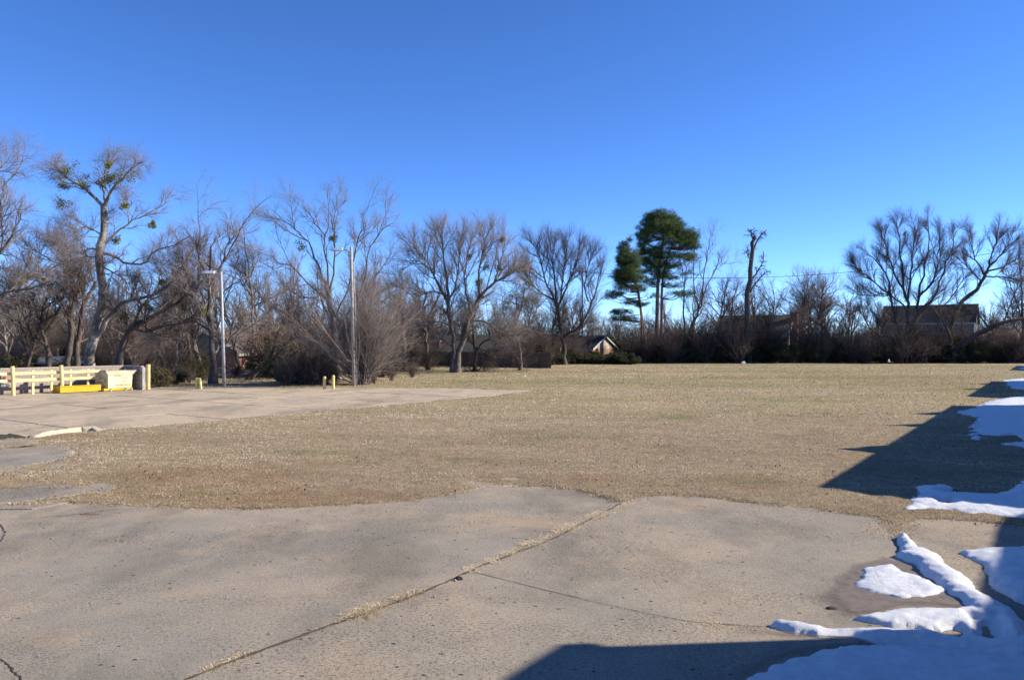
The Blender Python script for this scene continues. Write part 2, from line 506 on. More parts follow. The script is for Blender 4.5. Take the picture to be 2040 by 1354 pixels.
def build_ground():
    us = np.concatenate([[-60, -30, -12, -6, -3.2, -2, -1.4, -1.1], np.linspace(-0.95, 0.95, 210), [1.1, 1.4, 2, 3.2, 6, 12, 30, 60]])
    ys = [-60, -30, -12, -4, 0, 3, 5]
    y = 5.0
    while y < 34: y *= 1.0075; ys.append(y)
    while y < 60: y *= 1.012; ys.append(y)
    while y < 160: y *= 1.03; ys.append(y)
    while y < 4000: y *= 1.35; ys.append(y)
    ys = np.array(ys)
    U, Y = np.meshgrid(us, ys)
    X = U * np.maximum(Y, 6.0)
    s = lawn_sdf(X, Y)
    edge = np.clip((s + 0.03) / 0.12, 0, 1)
    z = ground_z(X, Y, s)
    far = np.clip((Y - 200) / 800, 0, 1)
    z = z - far * 1.0
    nr, nc = X.shape
    V = np.stack([X.ravel(), Y.ravel(), z.ravel()], 1)
    idx = np.arange(nr * nc).reshape(nr, nc)
    Q = np.stack([idx[:-1, :-1].ravel(), idx[:-1, 1:].ravel(), idx[1:, 1:].ravel(), idx[1:, :-1].ravel()], 1)
    xf, yf = X, Y
    green = np.clip((yf - 20) / 25, 0.12, 1)
    # located colour patches of the lawn itself
    def blob(px, py, rx, ry, amp=1.0, seed=1):
        c = G(px, py)
        d = ((xf - c[0]) / rx) ** 2 + ((yf - c[1]) / ry) ** 2
        return amp * np.clip(1.3 - d, 0, 1) * np.clip(0.55 + 1.2 * fbm(xf * 2.2, yf * 2.2, seed, 4), 0, 1)
    rus = np.zeros_like(xf)
    for b in ((420, 950, 2.4, 1.6, 1.0), (600, 990, 2.2, 0.9, 0.9), (330, 985, 1.4, 0.7, .8), (1100, 955, 1.9, 0.7, 0.8), (1520, 960, 1.8, 1.0, 0.7), (1650, 752, 14, 3.2, 0.9), (1350, 748, 10, 2.2, 0.5), (1900, 762, 8, 5, 0.5), (150, 870, 2.2, .8, .8)):
        rus = np.maximum(rus, blob(*b, seed=int(b[0])))
    gs = np.zeros_like(xf)
    for b in ((410, 985, 0.5, 0.3, 1.2), (940, 915, 0.9, 0.5, 1.0), (600, 902, 1.6, 0.35, 0.7), (1345, 832, 0.9, 0.7, 1.0), (1490, 958, 0.9, 0.45, 0.8), (300, 905, 1.2, .3, .6), (1520, 810, 3, 1, .4), (1100, 870, 2.5, 1, .35), (1610, 800, 3, 1, .35)):
        gs = np.maximum(gs, blob(*b, seed=int(b[0]) + 5))
    litter = np.clip((yf - 60 + 6 * fbm(xf * 0.2, yf * 0.2, 4, 3)) / 6, 0, 1) * np.clip((-xf - 8 + 0.0 * yf) / 6, 0, 1) + np.clip((yf - 103 + 2 * fbm(xf * 0.3, yf * 0.3, 14, 3)) / 3, 0, 1)
    me = mesh_np('ground', V, [Q], M['ground'], dict(lawn=edge.ravel(), greenish=green.ravel(), thatch=np.clip((34 - Y) / 12, 0, 1).ravel(), russet=rus.ravel() * 0.85, gspot=gs.ravel(), litter=np.clip(litter, 0, 1).ravel()), smooth=True)
    o = link('ground', me); o['kind'] = 'structure'
build_ground()

# ------------------------------------------------------------------ pavements of separate slabs
def clip_half(poly, a, n):
    """keep the side where (p-a).n <= 0"""
    out = []
    for i in range(len(poly)):
        p, q = poly[i], poly[(i + 1) % len(poly)]
        dp, dq = np.dot(p - a, n), np.dot(q - a, n)
        if dp <= 0: out.append(p)
        if (dp < 0 < dq) or (dq < 0 < dp):
            out.append(p + (q - p) * dp / (dp - dq))
    return out

def area(poly):
    P = np.array(poly); x, y = P[:, 0], P[:, 1]
    return 0.5 * np.sum(x * np.roll(y, -1) - np.roll(x, -1) * y)

def wob_poly(poly, step, amp, seed):
    """subdivide and wobble an outline so that slab edges are worn, not ruled"""
    out = []
    n = len(poly)
    for i in range(n):
        a, b = np.array(poly[i]), np.array(poly[(i + 1) % n])
        L = np.linalg.norm(b - a); k = max(1, min(int(L / step), 120))
        for j in range(k):
            p = a + (b - a) * j / k
            w = np.array([fbm(np.array([p[0] * 3.1]), np.array([p[1] * 3.1]), seed, 3)[0], fbm(np.array([p[0] * 3.1 + 50]), np.array([p[1] * 3.1]), seed, 3)[0]])
            out.append(p + w * amp)
    return out

def inset(poly, d):
    P = [np.array(p) for p in poly]
    if area(P) < 0: P = P[::-1]
    n = len(P); out = []
    for i in range(n):
        a, b, c = P[i - 1], P[i], P[(i + 1) % n]
        t1 = (b - a) / (np.linalg.norm(b - a) + 1e-9); t2 = (c - b) / (np.linalg.norm(c - b) + 1e-9)
        n1 = np.array([-t1[1], t1[0]]); n2 = np.array([-t2[1], t2[0]])
        m = n1 + n2; m = m / max(np.dot(m, m) / 2, 0.3)
        out.append(b + m * d)
    return out

pave = MB().prism([(-25, -25), (16, -25), (16, 10), (9, 11.2), (-6.5, 11.4), (-8, 14.6), (-25, 15.0)], -0.16, -0.006).build('pavement_front', M['joint_dirt']); pave['kind'] = 'structure'
J1a, J1b = G(1240, 1000), G(370, 1354)
J1c = J1b + (J1b - J1a) * 1.3
J1m = [G(1100, 1074), G(950, 1131), G(830, 1186), G(640, 1252)]
J2 = [G(940, 1138), G(1100, 1178), G(1240, 1211), G(1380, 1239), G(1530, 1249), G(1750, 1262)]
J3 = [G(1788, 1066), G(1850, 1122), G(1935, 1192), G(2010, 1262)]
S1 = [np.array((-25, 14.4)), G(-700, 985), G(300, 985), G(820, 965), G(1000, 940), G(1190, 955), J1a] + J1m[:] + [J1b, J1c, np.array((-25, J1c[1]))]
S2 = [J1a + (0.02, 0.3), G(1300, 965), G(1500, 978), G(1700, 998), G(1790, 1030)] + J3 + J2[::-1] + [J1m[1], J1m[0]]
S3 = J2 + [J3[-1], J3[-1] + np.array((0.1, -7.5)), J1c + np.array((0.1, -0.5)), J1c, J1b, J1m[3], J1m[2]]
S4 = [G(1800, 1020), G(2100, 1020), G(2500, 1060), np.array((16, 9.5)), np.array((16, -1)), J3[-1] + np.array((0.1, -7.5))] + J3[::-1]
for i, (pl, hgt) in enumerate(((S1, 0.0), (S2, 0.002), (S3, 0.001), (S4, 0.008))):
    pts = inset(wob_poly(pl, 0.14, 0.03, 40), 0.0015)
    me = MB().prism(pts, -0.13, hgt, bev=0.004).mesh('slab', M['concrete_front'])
    o = link('slab', me, pave)
# old slabs showing through the turf on the left
for pl in (PATCH1, PATCH2, PATCH3):
    ctr = np.mean(pl, axis=0)
    big = [ctr + (np.array(p) - ctr) * 1.12 + np.sign(np.array(p) - ctr) * 0.35 for p in pl]
    link('slab', MB().prism(inset(wob_poly(big, 0.3, 0.05, 60), 0.0), -0.1, 0.013, bev=0.008).mesh('slab', M['concrete_front']), pave)

lot = MB().prism([np.array(p) for p in ((-60, 20), (-28, 20.5), (-14, 25), (2, 43), (0.8, 46.5), (-30, 46.4), (-60, 44.4))], -0.16, -0.085).build('parking_lot', M['crack_fill']); lot['kind'] = 'structure'
LOTX = [np.array(p) for p in LOT]
c0 = G(330, 824)
rng = np.random.default_rng(5)
for i in range(-9, 12):
    for j in range(-9, 8):
        a = c0 + E * 4.6 * i + Pp * 4.1 * j
        cell = [a, a + Pp * 4.1, a + Pp * 4.1 + E * 4.6, a + E * 4.6]
        poly = LOTX[::-1] if area(LOTX) < 0 else LOTX
        poly = inset(poly, -0.45)
        for k in range(4):
            p, q = cell[k], cell[(k + 1) % 4]
            t = (q - p) / np.linalg.norm(q - p)
            poly = clip_half(poly, p, np.array([t[1], -t[0]]))
            if len(poly) < 3: break
        if len(poly) < 3 or abs(area(poly)) < 0.6: continue
        pts = inset(wob_poly(poly, 0.5, 0.05, 80 + i), 0.032)
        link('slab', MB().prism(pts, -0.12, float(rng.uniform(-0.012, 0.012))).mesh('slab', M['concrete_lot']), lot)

# cracks that run across the big slab, filled with dirt
def crack(pxs, w=0.012, seed=1, mat='crack_fill', jit=0.006, name='crack', z=0.004):
    P = [G(*p) for p in pxs]
    pts = []
    for a, b in zip(P[:-1], P[1:]):
        for t in np.linspace(0, 1, 9)[:-1]: pts.append(a + (b - a) * t)
    pts.append(P[-1]); pts = np.array(pts)
    r = np.random.default_rng(seed); pts += r.normal(0, jit, pts.shape)
    T = np.gradient(pts, axis=0); T /= np.linalg.norm(T, axis=1)[:, None]
    N = np.stack([-T[:, 1], T[:, 0]], 1)
    ww = w * r.uniform(0.3, 1.2, len(pts))[:, None]; ww[0] = ww[-1] = 0.001
    V = np.concatenate([np.c_[pts + N * ww, np.full(len(pts), z)], np.c_[pts - N * ww, np.full(len(pts), z)]])
    k = len(pts); i = np.arange(k - 1)
    Q = np.stack([i, i + 1, i + 1 + k, i + k], 1)
    link(name, mesh_np(name, V, [Q], M[mat]), pave)
crack([(-40, 1020), (2, 1046), (10, 1060), (4, 1075), (-20, 1100)], 0.012, 2)
crack([(-30, 1290), (5, 1315), (22, 1330), (40, 1350), (60, 1380)], 0.009, 3)
crack([(80, 1030), (130, 1027), (200, 1018), (240, 1013)], 0.01, 4)

crack([(1245, 998), (1180, 1033), (1100, 1074), (1030, 1101), (950, 1131), (890, 1159), (830, 1186), (735, 1219), (640, 1252), (500, 1303), (370, 1354), (240, 1410)], 0.024, 9, 'joint_soil', 0.006, 'joint_soil', 0.0085)
crack([(940, 1138), (1020, 1158), (1100, 1178), (1170, 1195), (1240, 1211), (1310, 1226), (1380, 1239), (1530, 1249)], 0.006, 10, 'joint_dirt', 0.004, 'joint_soil', 0.0085)
# pothole with a pale broken lip
o = MB()
c = G(178, 1024)
pts = [(c[0] + 0.15 * math.cos(a) * (1 + .2 * math.sin(3 * a)), c[1] + 0.06 * math.sin(a) * (1 + .25 * math.cos(2 * a))) for a in np.linspace(0, 2 * math.pi, 18)[:-1]]
o.prism(pts, 0.001, 0.006)
o.build('pothole', M['rust'], pave)

# ------------------------------------------------------------------ curb
def curb():
    t = thing('curb', 'worn cream painted concrete curb with an end piece coloured black for shade beside the lot', 'curb')
    P = [G(62, 872), G(95, 866.5), G(130, 862), G(160, 858), G(185, 857), G(200, 858.5)]
    def strip(P, name, mat, h=0.13, w=0.11, seed=1):
        pts = []
        for a, b in zip(P[:-1], P[1:]):
            for q in np.linspace(0, 1, 8)[:-1]: pts.append(a + (b - a) * q)
        pts.append(P[-1]); pts = np.array(pts)
        r = np.random.default_rng(seed)
        T = np.gradient(pts, axis=0); T /= np.linalg.norm(T, axis=1)[:, None]
        N = np.stack([-T[:, 1], T[:, 0]], 1)
        sec = [(-w, -0.05), (-w, h * .75), (-w * .7, h), (w * .6, h * 1.0), (w, h * .7), (w, -0.05)]
        rings = []
        fade = np.clip(np.minimum(np.arange(len(pts)) + 3, (len(pts) - np.arange(len(pts)))) / 8.0, 0.15, 1)
        for (s, z) in sec:
            jit = r.normal(0, 0.012, len(pts))
            rings.append(np.c_[pts + N * (s + jit)[:, None] if False else pts + N * (s + jit[:, None]), np.full(len(pts), z) * np.where(z > 0, fade, 1) + jit * .6])
        V = np.concatenate(rings); k = len(pts); i = np.arange(k - 1); Q = []
        for s in range(len(sec) - 1):
            Q.append(np.stack([i + s * k, i + 1 + s * k, i + 1 + (s + 1) * k, i + (s + 1) * k], 1))
        Q.append(np.array([[0, k, 2 * k, 3 * k], [0, 3 * k, 4 * k, 5 * k]]))
        link(name, mesh_np(name, V, [np.concatenate(Q)], mat), t)
    strip(P, 'curb_stone', M['curb_paint'])
    strip([G(-60, 884), G(-20, 877), G(20, 874), G(58, 872)], 'curb_end', M['black_rubber'], 0.14, 0.13, 3)  # dark end piece of the curb; the shadow over it is put into its black colour
curb()

# ------------------------------------------------------------------ snow
SNOWP = []
def snow(label, adds, subs=(), res=0.03, seed=1, rag=0.05):
    polys = [(np.array(gl(*p)), h, s) for p, h, s in adds]
    holes = [np.array(gl(*p)) for p in subs]
    for p, h, s in polys: SNOWP.append(p)
    allp = np.concatenate([p for p, _, _ in polys])
    x0, y0 = allp.min(0) - 0.2; x1, y1 = allp.max(0) + 0.2
    xs = np.arange(x0, x1, res); ys = np.arange(y0, y1, res)
    X, Y = np.meshgrid(xs, ys)
    n = fbm(X * 2.3, Y * 2.3, seed, 4) * rag + fbm(X * 11, Y * 11, seed + 3, 3) * rag * 0.8
    Z = np.full(X.shape, -9.0)
    for p, h, s in polys:
        d = sdf(p, X, Y) + n
        z = np.where(d > 0, h * (1 - np.exp(-d / s)) + 0.012 * np.clip(d / 0.02, 0, 1), d * 0.8)
        Z = np.maximum(Z, z)
    for hp in holes:
        d = sdf(hp, X, Y) + n * 0.5
        Z = np.minimum(Z, np.where(d > 0, -d * 0.8, -d * 0.5))
    body = np.clip(Z / 0.03, 0, 1)
    Z = Z + body * (0.018 * fbm(X * 5, Y * 5, seed + 9, 4) + 0.3 * Z * fbm(X * 1.6, Y * 1.6, seed + 12, 3))
    Z = np.clip(Z, -0.03, 9)
    keep = (Z > -0.025)
    cell = keep[:-1, :-1] | keep[1:, :-1] | keep[:-1, 1:] | keep[1:, 1:]
    nr, nc = X.shape
    idx = np.arange(nr * nc).reshape(nr, nc)
    Q = np.stack([idx[:-1, :-1][cell], idx[:-1, 1:][cell], idx[1:, 1:][cell], idx[1:, :-1][cell]], 1)
    used = np.unique(Q); remap = np.full(nr * nc, -1); remap[used] = np.arange(len(used))
    base = 0.014
    V = np.stack([X.ravel(), Y.ravel(), Z.ravel() + base], 1)[used]
    o = link('snow_patch', mesh_np('snow_patch', V, [remap[Q]], M['snow'], smooth=True))
    tag(o, label, 'snow patch', 'melting snow patches')

snow('knobbly raised ridge of snow joining the big shaded drift in the bottom right corner', [
    ([(1790, 1072), (1802, 1068), (1822, 1085), (1830, 1098), (1850, 1103), (1872, 1112), (1888, 1135), (1912, 1148), (1934, 1163), (1940, 1178), (1975, 1200), (2010, 1215), (2035, 1245), (2040, 1300), (1990, 1270), (1975, 1228), (1930, 1215), (1915, 1196), (1900, 1188), (1868, 1172), (1845, 1150), (1822, 1128), (1800, 1118), (1784, 1108), (1796, 1100)], 0.088, 0.07),
    ([(1700, 1234), (1760, 1224), (1830, 1215), (1900, 1216), (1960, 1205), (2040, 1240), (2040, 1300), (1960, 1290), (1900, 1262), (1800, 1250)], 0.035, 0.06),
    ([(1528, 1247), (1545, 1239), (1600, 1247), (1660, 1256), (1720, 1258), (1780, 1258), (1850, 1262), (1920, 1278), (2010, 1275), (2100, 1255), (2200, 1260), (2200, 1330), (2040, 1322), (1900, 1300), (1780, 1285), (1700, 1275), (1640, 1268), (1570, 1260)], 0.058, 0.08),
    ([(1500, 1354), (1540, 1330), (1620, 1302), (1700, 1288), (1800, 1284), (2040, 1290), (2200, 1290), (2300, 1500), (1400, 1500), (1450, 1400)], 0.020, 0.10)],
    subs=([(1650, 1268), (1700, 1270), (1702, 1280), (1670, 1286), (1640, 1280)], [(1872, 1255), (1900, 1252), (1922, 1262), (1915, 1268), (1880, 1263)], [(1955, 1248), (1968, 1246), (1980, 1268), (1975, 1276), (1956, 1272)], [(1932, 1228), (1946, 1234), (1940, 1238)]), res=0.022, seed=31, rag=0.05)
snow('flat triangular snow patch on bare concrete left of the knobbly snow ridge', [
    ([(1702, 1165), (1716, 1152), (1722, 1138), (1750, 1129), (1775, 1127), (1800, 1140), (1850, 1158), (1892, 1180), (1860, 1188), (1800, 1194), (1750, 1185), (1715, 1175)], 0.03, 0.08)], res=0.022, seed=5, rag=0.07)
snow('snow sheet at the right edge of the concrete, mostly in building shadow', [
    ([(1913, 1102), (1940, 1096), (2000, 1093), (2100, 1095), (2300, 1110), (2300, 1280), (2100, 1230), (2040, 1205), (1990, 1178), (1965, 1150), (1955, 1128), (1930, 1112)], 0.07, 0.12)], res=0.028, seed=8, rag=0.05)
snow('sunlit strip of snow along the lawn edge between the two building shadows', [
    ([(1800, 1012), (1812, 1000), (1835, 985), (1825, 972), (1870, 968), (1905, 973), (1880, 983), (1960, 987), (2010, 982), (2040, 958), (2200, 960), (2300, 1060), (2200, 1052), (2040, 1034), (1980, 1030), (1930, 1026), (1900, 1020), (1850, 1016), (1805, 1020)], 0.06, 0.12)], subs=([(1878, 1001), (1890, 1001), (1893, 1006), (1882, 1005)],), res=0.035, seed=11, rag=0.10)
snow('long shaded snow field on grass beside the longest building shadow', [
    ([(1906, 822), (1940, 816), (1965, 805), (1985, 797), (2040, 790), (2300, 785), (2300, 900), (2100, 898), (2040, 893), (1990, 886), (2040, 880), (2000, 872), (1950, 866), (1936, 868), (1945, 858), (1945, 845), (1952, 832), (1925, 828)], 0.07, 0.2)], subs=([(1985, 871), (2020, 870), (2040, 880), (2010, 880)],), res=0.09, seed=15, rag=0.28)
snow('narrow snow scrap left of the long shaded snow field', [
    ([(1930, 874), (1945, 869), (1958, 874), (1955, 880), (1940, 879)], 0.03, 0.1)], res=0.05, seed=25, rag=0.12)
snow('snow field beyond the second building shadow at the right edge', [
    ([(2002, 758), (2040, 754.5), (2200, 752), (2200, 785), (2040, 775.5), (2010, 774), (2006, 766)], 0.08, 0.4)], res=0.25, seed=18, rag=0.5)
snow('farthest small snow patch at the right edge below the hedge', [
    ([(2022, 733.5), (2040, 731), (2200, 730), (2200, 738), (2040, 736.5)], 0.10, 0.5)], res=0.5, seed=19, rag=0.6)

# damp dark rims round the melting snow on the slabs
def damp(pxs, seed):
    P = np.array(gl(*pxs)); x0, y0 = P.min(0) - .3; x1, y1 = P.max(0) + .3
    X, Y = np.meshgrid(np.arange(x0, x1, 0.04), np.arange(y0, y1, 0.04))
    d = sdf(P, X, Y) + fbm(X * 3, Y * 3, seed, 4) * 0.12
    a = np.clip(d / 0.16 + 0.3, 0, 1)
    nr, nc = X.shape; idx = np.arange(nr * nc).reshape(nr, nc)
    c = (a[:-1, :-1] > 0) | (a[1:, 1:] > 0)
    Q = np.stack([idx[:-1, :-1][c], idx[:-1, 1:][c], idx[1:, 1:][c], idx[1:, :-1][c]], 1)
    used = np.unique(Q); rm = np.full(nr * nc, -1); rm[used] = np.arange(len(used))
    V = np.stack([X.ravel(), Y.ravel(), np.full(X.size, 0.0165)], 1)[used]
    link('damp_stain', mesh_np('damp_stain', V, [rm[Q]], M['wet'], dict(wet=a.ravel()[used])), pave)
damp([(1648, 1188), (1670, 1150), (1705, 1122), (1770, 1112), (1815, 1122), (1850, 1140), (1905, 1178), (1965, 1215), (1950, 1222), (1860, 1206), (1800, 1212), (1740, 1222), (1690, 1228), (1665, 1212)], 71)
damp([(1500, 1258), (1600, 1258), (1720, 1265), (1730, 1290), (1600, 1296), (1530, 1325), (1480, 1354), (1440, 1400), (1440, 1354), (1500, 1310), (1560, 1285), (1640, 1275)], 73)

# ------------------------------------------------------------------ grass blades
def blades(n, y0, y1, seed, length, width, name, label, region=None, power=1.0, tintfun=None, flat=0.6):
    r = np.random.default_rng(seed)
    u = r.random(n)
    # more blades where they show larger
    y = y0 * (y1 / y0) ** (u ** power)
    x = (r.random(n) * 2 - 1) * (0.70 * y + 1.0)
    s = lawn_sdf(x, y)
    keep = s > -0.05 * r.random(n)
    if region == 'edge': keep = np.abs(s - 0.02) < 0.07 * r.random(n) + 0.02
    for p in SNOWP:
        keep &= sdf(p, x, y) < 0.03
    x, y, s = x[keep], y[keep], s[keep]; n = len(x)
    cl = fbm(x * 3, y * 3, 44, 3)
    if region == 'edge': pass
    z0 = 0.0
    L = length * r.uniform(0.5, 1.3, n) * (1 + 0.5 * cl) * (y / 14) ** 0.35
    W = width * r.uniform(0.7, 1.3, n) * (y / 14) ** 0.9
    az = r.uniform(0, 2 * np.pi, n); tilt = r.uniform(0.15, 1.45, n) ** 0.8
    tilt = np.clip(tilt, 0.2, 1.5)
    d = np.stack([np.cos(az) * np.sin(tilt), np.sin(az) * np.sin(tilt), np.cos(tilt) * flat + 0.08], 1)
    side = np.stack([-np.sin(az + r.normal(0, .4, n)), np.cos(az), np.zeros(n)], 1)
    b = np.stack([x, y, np.maximum(ground_z(x, y, s), 0.0) - 0.006], 1)
    V = np.stack([b - side * W[:, None], b + side * W[:, None], b + d * L[:, None]], 1).reshape(-1, 3)
    Fc = np.arange(3 * n).reshape(n, 3)
    patch = fbm(x * 0.5, y * 0.8, 61, 4)
    tint = np.clip(0.53 + 0.75 * patch + 0.3 * fbm(x * 3.5, y * 3.5, 90, 3) + r.normal(0, 0.18, n), 0, 0.85)
    def blob(px, py, rx, ry):
        c = G(px, py); return ((x - c[0]) / rx) ** 2 + ((y - c[1]) / ry) ** 2
    rus = np.zeros(n)
    for q in ((420, 950, 2.4, 1.6), (600, 990, 2.2, 0.9), (330, 985, 1.4, .7), (1100, 955, 1.9, .7), (1520, 960, 1.8, 1.0), (150, 870, 2.2, .8)):
        rus = np.maximum(rus, np.clip(1.2 - blob(*q), 0, 1))
    isr = r.random(n) < rus * np.clip(0.5 + 0.9 * fbm(x * 2, y * 2, 5, 3), 0, 1) * 0.75
    tint[isr] = r.uniform(0.90, 0.95, isr.sum())
    tint[(r.random(n) < 0.035)] = 0.91
    grn = np.zeros(n)
    for q in ((410, 985, 0.5, .25), (940, 915, 0.9, .5), (600, 902, 1.6, .35), (1345, 832, .9, .7), (1490, 958, .9, .45), (560, 905, 1.2, .3), (1520, 810, 3, 1), (1100, 870, 2.5, 1)):
        grn = np.maximum(grn, np.clip(1.2 - blob(*q), 0, 1))
    isg = r.random(n) < grn * np.clip(0.4 + 0.9 * fbm(x * 3, y * 3, 6, 3), 0, 1) * 0.7
    tint[isg] = r.uniform(0.965, 1.0, isg.sum())
    o = link(name, mesh_np(name, V, [Fc], M['blade'], dict(tint=np.repeat(tint, 3))))
    o['kind'] = 'stuff'; o['label'] = label; o['category'] = 'grass'
blades(540000, 10.2, 30, 1, 0.042, 0.0036, 'lawn_grass', 'short dry straw coloured winter grass with russet and green patches', power=1.3)
blades(900000, 10.2, 26, 3, 0.055, 0.0042, 'lawn_edge_grass', 'longer matted grass creeping over the worn edge of the concrete', region='edge', power=1.3)
blades(120000, 28, 100, 2, 0.06, 0.006, 'far_lawn_grass', 'dry tan and faintly green grass of the far open field', power=1.0)

def tuft(px, py, n, Ln, spread, seed, along=None, tint=(0.12, 0.72), name='grass_tuft', label='', h=0.38):
    r = np.random.default_rng(seed)
    c = G(px, py)
    ua = r.uniform(-1, 1, n); ua = ua + 0.22 * np.sin(ua * 9 + seed) 
    a = np.zeros((n, 2)) if along is None else (np.array(along) * ua[:, None])
    b2 = a + r.normal(0, spread, (n, 2))
    az = r.uniform(0, 2 * np.pi, n); tl = r.uniform(0.1, 1.35, n)
    L = Ln * r.uniform(0.4, 1.15, n)
    d = np.stack([np.cos(az) * np.sin(tl), np.sin(az) * np.sin(tl), np.cos(tl) * h], 1)
    side = np.stack([-np.sin(az), np.cos(az), np.zeros(n)], 1) * 0.0028
    b = np.c_[b2, np.full(n, -0.01)]
    m1 = b + d * L[:, None] * 0.55; tip = m1 + (d * [1, 1, 0.35] - [0, 0, 0.12]) * L[:, None] * 0.5
    tip[:, 2] = np.maximum(tip[:, 2], 0.004)
    V = np.stack([b - side, b + side, m1 + side * .8, m1 - side * .8, tip], 1).reshape(-1, 3)
    i = np.arange(n)[:, None] * 5
    me = mesh_np(name, V, [i + np.array([0, 1, 2, 3]), i + np.array([3, 2, 4])], M['blade'], dict(tint=np.repeat(r.uniform(*tint, n), 5)))
    o = link(name, me, loc=(c[0], c[1], 0.0))
    if label: tag(o, label, 'grass tuft', 'dry tufts in the pavement joint')
    return o
al = (J1a - J1b) / np.linalg.norm(J1a - J1b)
tuft(728, 1219, 1200, 0.20, 0.05, 1, al * 0.17, label='thickest straw tuft in the diagonal joint, second tuft from the bottom')
tuft(812, 1187, 700, 0.16, 0.042, 2, al * 0.20, label='straw tuft in the diagonal joint just above the thickest tuft')
tuft(668, 1240, 320, 0.10, 0.022, 12, al * 0.22, label='wispy flattened straw trailing down the joint below the thickest tuft')
tuft(455, 1318, 600, 0.11, 0.040, 3, al * 0.22, label='short straw tuft low in the diagonal joint near the bottom edge')
tuft(985, 1116, 1700, 0.15, 0.05, 4, al * 0.6, tint=(0.35, 0.85), label='pale straw tuft in the joint above the scrap of black rubbish')
tuft(1150, 1045, 5200, 0.16, 0.075, 5, al * 1.45, tint=(0.4, 0.85), label='broad matted straw strip filling the top of the diagonal joint')
tuft(1450, 1245, 1100, 0.10, 0.055, 6, (0.35, -0.06), tint=(0.2, 0.94), label='brown grass clump in the cross joint at the tip of the snow')
tuft(1785, 1050, 1600, 0.10, 0.15, 7, (0.1, 0.3), tint=(0.2, 0.85), label='russet straw clump at the corner of the slabs above the snow ridge')
o = tuft(560, 1285, 420, 0.035, 0.02, 8, al * 1.9, tint=(0.0, 0.25), name='joint_debris'); o['kind'] = 'stuff'; o['label'] = 'dark dead roots and dirt packed in the diagonal joint'
o = tuft(1250, 1214, 160, 0.03, 0.012, 9, (0.9, -0.2), tint=(0.0, 0.3), name='joint_debris'); o['kind'] = 'stuff'; o['label'] = 'sparse dirt crumbs in the cross joint'

# pebbles and crumbs lying on the slabs
def crumbs():
    r = np.random.default_rng(4); n = 1500
    y = 6.0 + 7.0 * r.random(n) ** 1.2; x = (r.random(n) * 2 - 1) * 0.68 * y
    k = (sdf(FRONT, x, y) > 0.05)
    x, y = x[k], y[k]; n = len(x)
    s = r.uniform(0.003, 0.009, n) * (1 + 1.5 * (r.random(n) < 0.03))
    b = np.array([[1, 0, 0], [0, 1, 0], [-1, 0, 0], [0, -1, 0], [0, 0, .8]])
    V = (b[None] * (s[:, None, None]) * r.uniform(.6, 1.4, (n, 5, 3)) + np.stack([x, y, np.full(n, 0.008)], 1)[:, None]).reshape(-1, 3)
    i = np.arange(n)[:, None] * 5
    Fc = np.concatenate([i + np.array(q) for q in ([0, 1, 4], [1, 2, 4], [2, 3, 4], [3, 0, 4])])
    o = link('pavement_grit', mesh_np('pavement_grit', V, [Fc], M['block'])); o['kind'] = 'stuff'; o['label'] = 'loose grit and crumbs on the concrete'
crumbs()
def leaves(n, y0, y1, seed, name, label, onto=None):
    r = np.random.default_rng(seed)
    y = y0 * (y1 / y0) ** (r.random(n) ** 1.2); x = (r.random(n) * 2 - 1) * 0.70 * y
    s = lawn_sdf(x, y); cl = fbm(x * .7, y * .7, 31, 3)
    k = (s > -0.25) & (r.random(n) < np.clip(.35 + 1.1 * cl, .03, 1))
    for p in SNOWP: k &= sdf(p, x, y) < 0
    x, y, s = x[k], y[k], s[k]; n = len(x)
    z = np.maximum(ground_z(x, y, s), 0.0) + r.uniform(.012, .035, n)
    C = np.stack([x, y, z], 1); a = r.normal(0, 1, (n, 3)) * [1, 1, .35]; a /= np.linalg.norm(a, axis=1, keepdims=True)
    b = np.cross(a, r.normal(0, .4, (n, 3)) + [0, 0, 1]); b /= np.linalg.norm(b, axis=1, keepdims=True)
    w = r.uniform(.014, .034, n)[:, None] * (y / 14)[:, None] ** .3
    V = np.stack([C - a * w, C + b * w * .6 + [0, 0, .006], C + a * w, C - b * w * .6 + [0, 0, .008]], 1).reshape(-1, 3)
    o = link(name, mesh_np(name, V, [np.arange(4 * n).reshape(-1, 4)], M['dry_leaves'], dict(tint=np.repeat(r.random(n), 4))))
    o['kind'] = 'stuff'; o['label'] = label
leaves(9000, 10.5, 45, 12, 'fallen_leaves', 'scattered dry brown leaves on the lawn and along its edge')

def rock(name, px, py, s, mat, label, cat, seed=1, flat=0.6, z=0.0):
    r = np.random.default_rng(seed)
    bm = bmesh.new(); bmesh.ops.create_icosphere(bm, subdivisions=2, radius=1)
    for v in bm.verts:
        k = r.uniform(0.7, 1.25)
        v.co = Vector((v.co.x * s[0] * k, v.co.y * s[1] * k, max(v.co.z, -0.3) * s[2] * flat * k))
    me = bpy.data.meshes.new(name); bm.to_mesh(me); bm.free(); me.materials.append(mat)
    c = G(px, py)
    return tag(link(name, me, loc=(c[0], c[1], z + s[2] * .15)), label, cat)
rock('crumpled_rubbish', 914, 1154, (0.055, 0.03, 0.05), M['black_rubber'], 'scrap of crumpled black rubbish lying beside the diagonal joint', 'litter', 3)
rock('dirt_lump', 1655, 1212, (0.06, 0.03, 0.035), M['crack_fill'], 'dark lump lying on the damp concrete left of the triangular snow', 'debris', 5)
rock('white_bag', 1765, 721, (0.7, 0.4, 0.7), M['litter_white'], 'whitish bag lying at the hedge foot left of the big round tree', 'litter', 6)
rock('paper_scrap', 1481, 724.5, (0.30, 0.2, 0.5), M['litter_white'], 'white scrap at the hedge foot below the dead snag', 'litter', 7)
rock('paper_scrap', 1045, 750.5, (0.16, 0.1, 0.12), M['litter_white'], 'white scrap on the lawn right of the small grey tree', 'litter', 8)
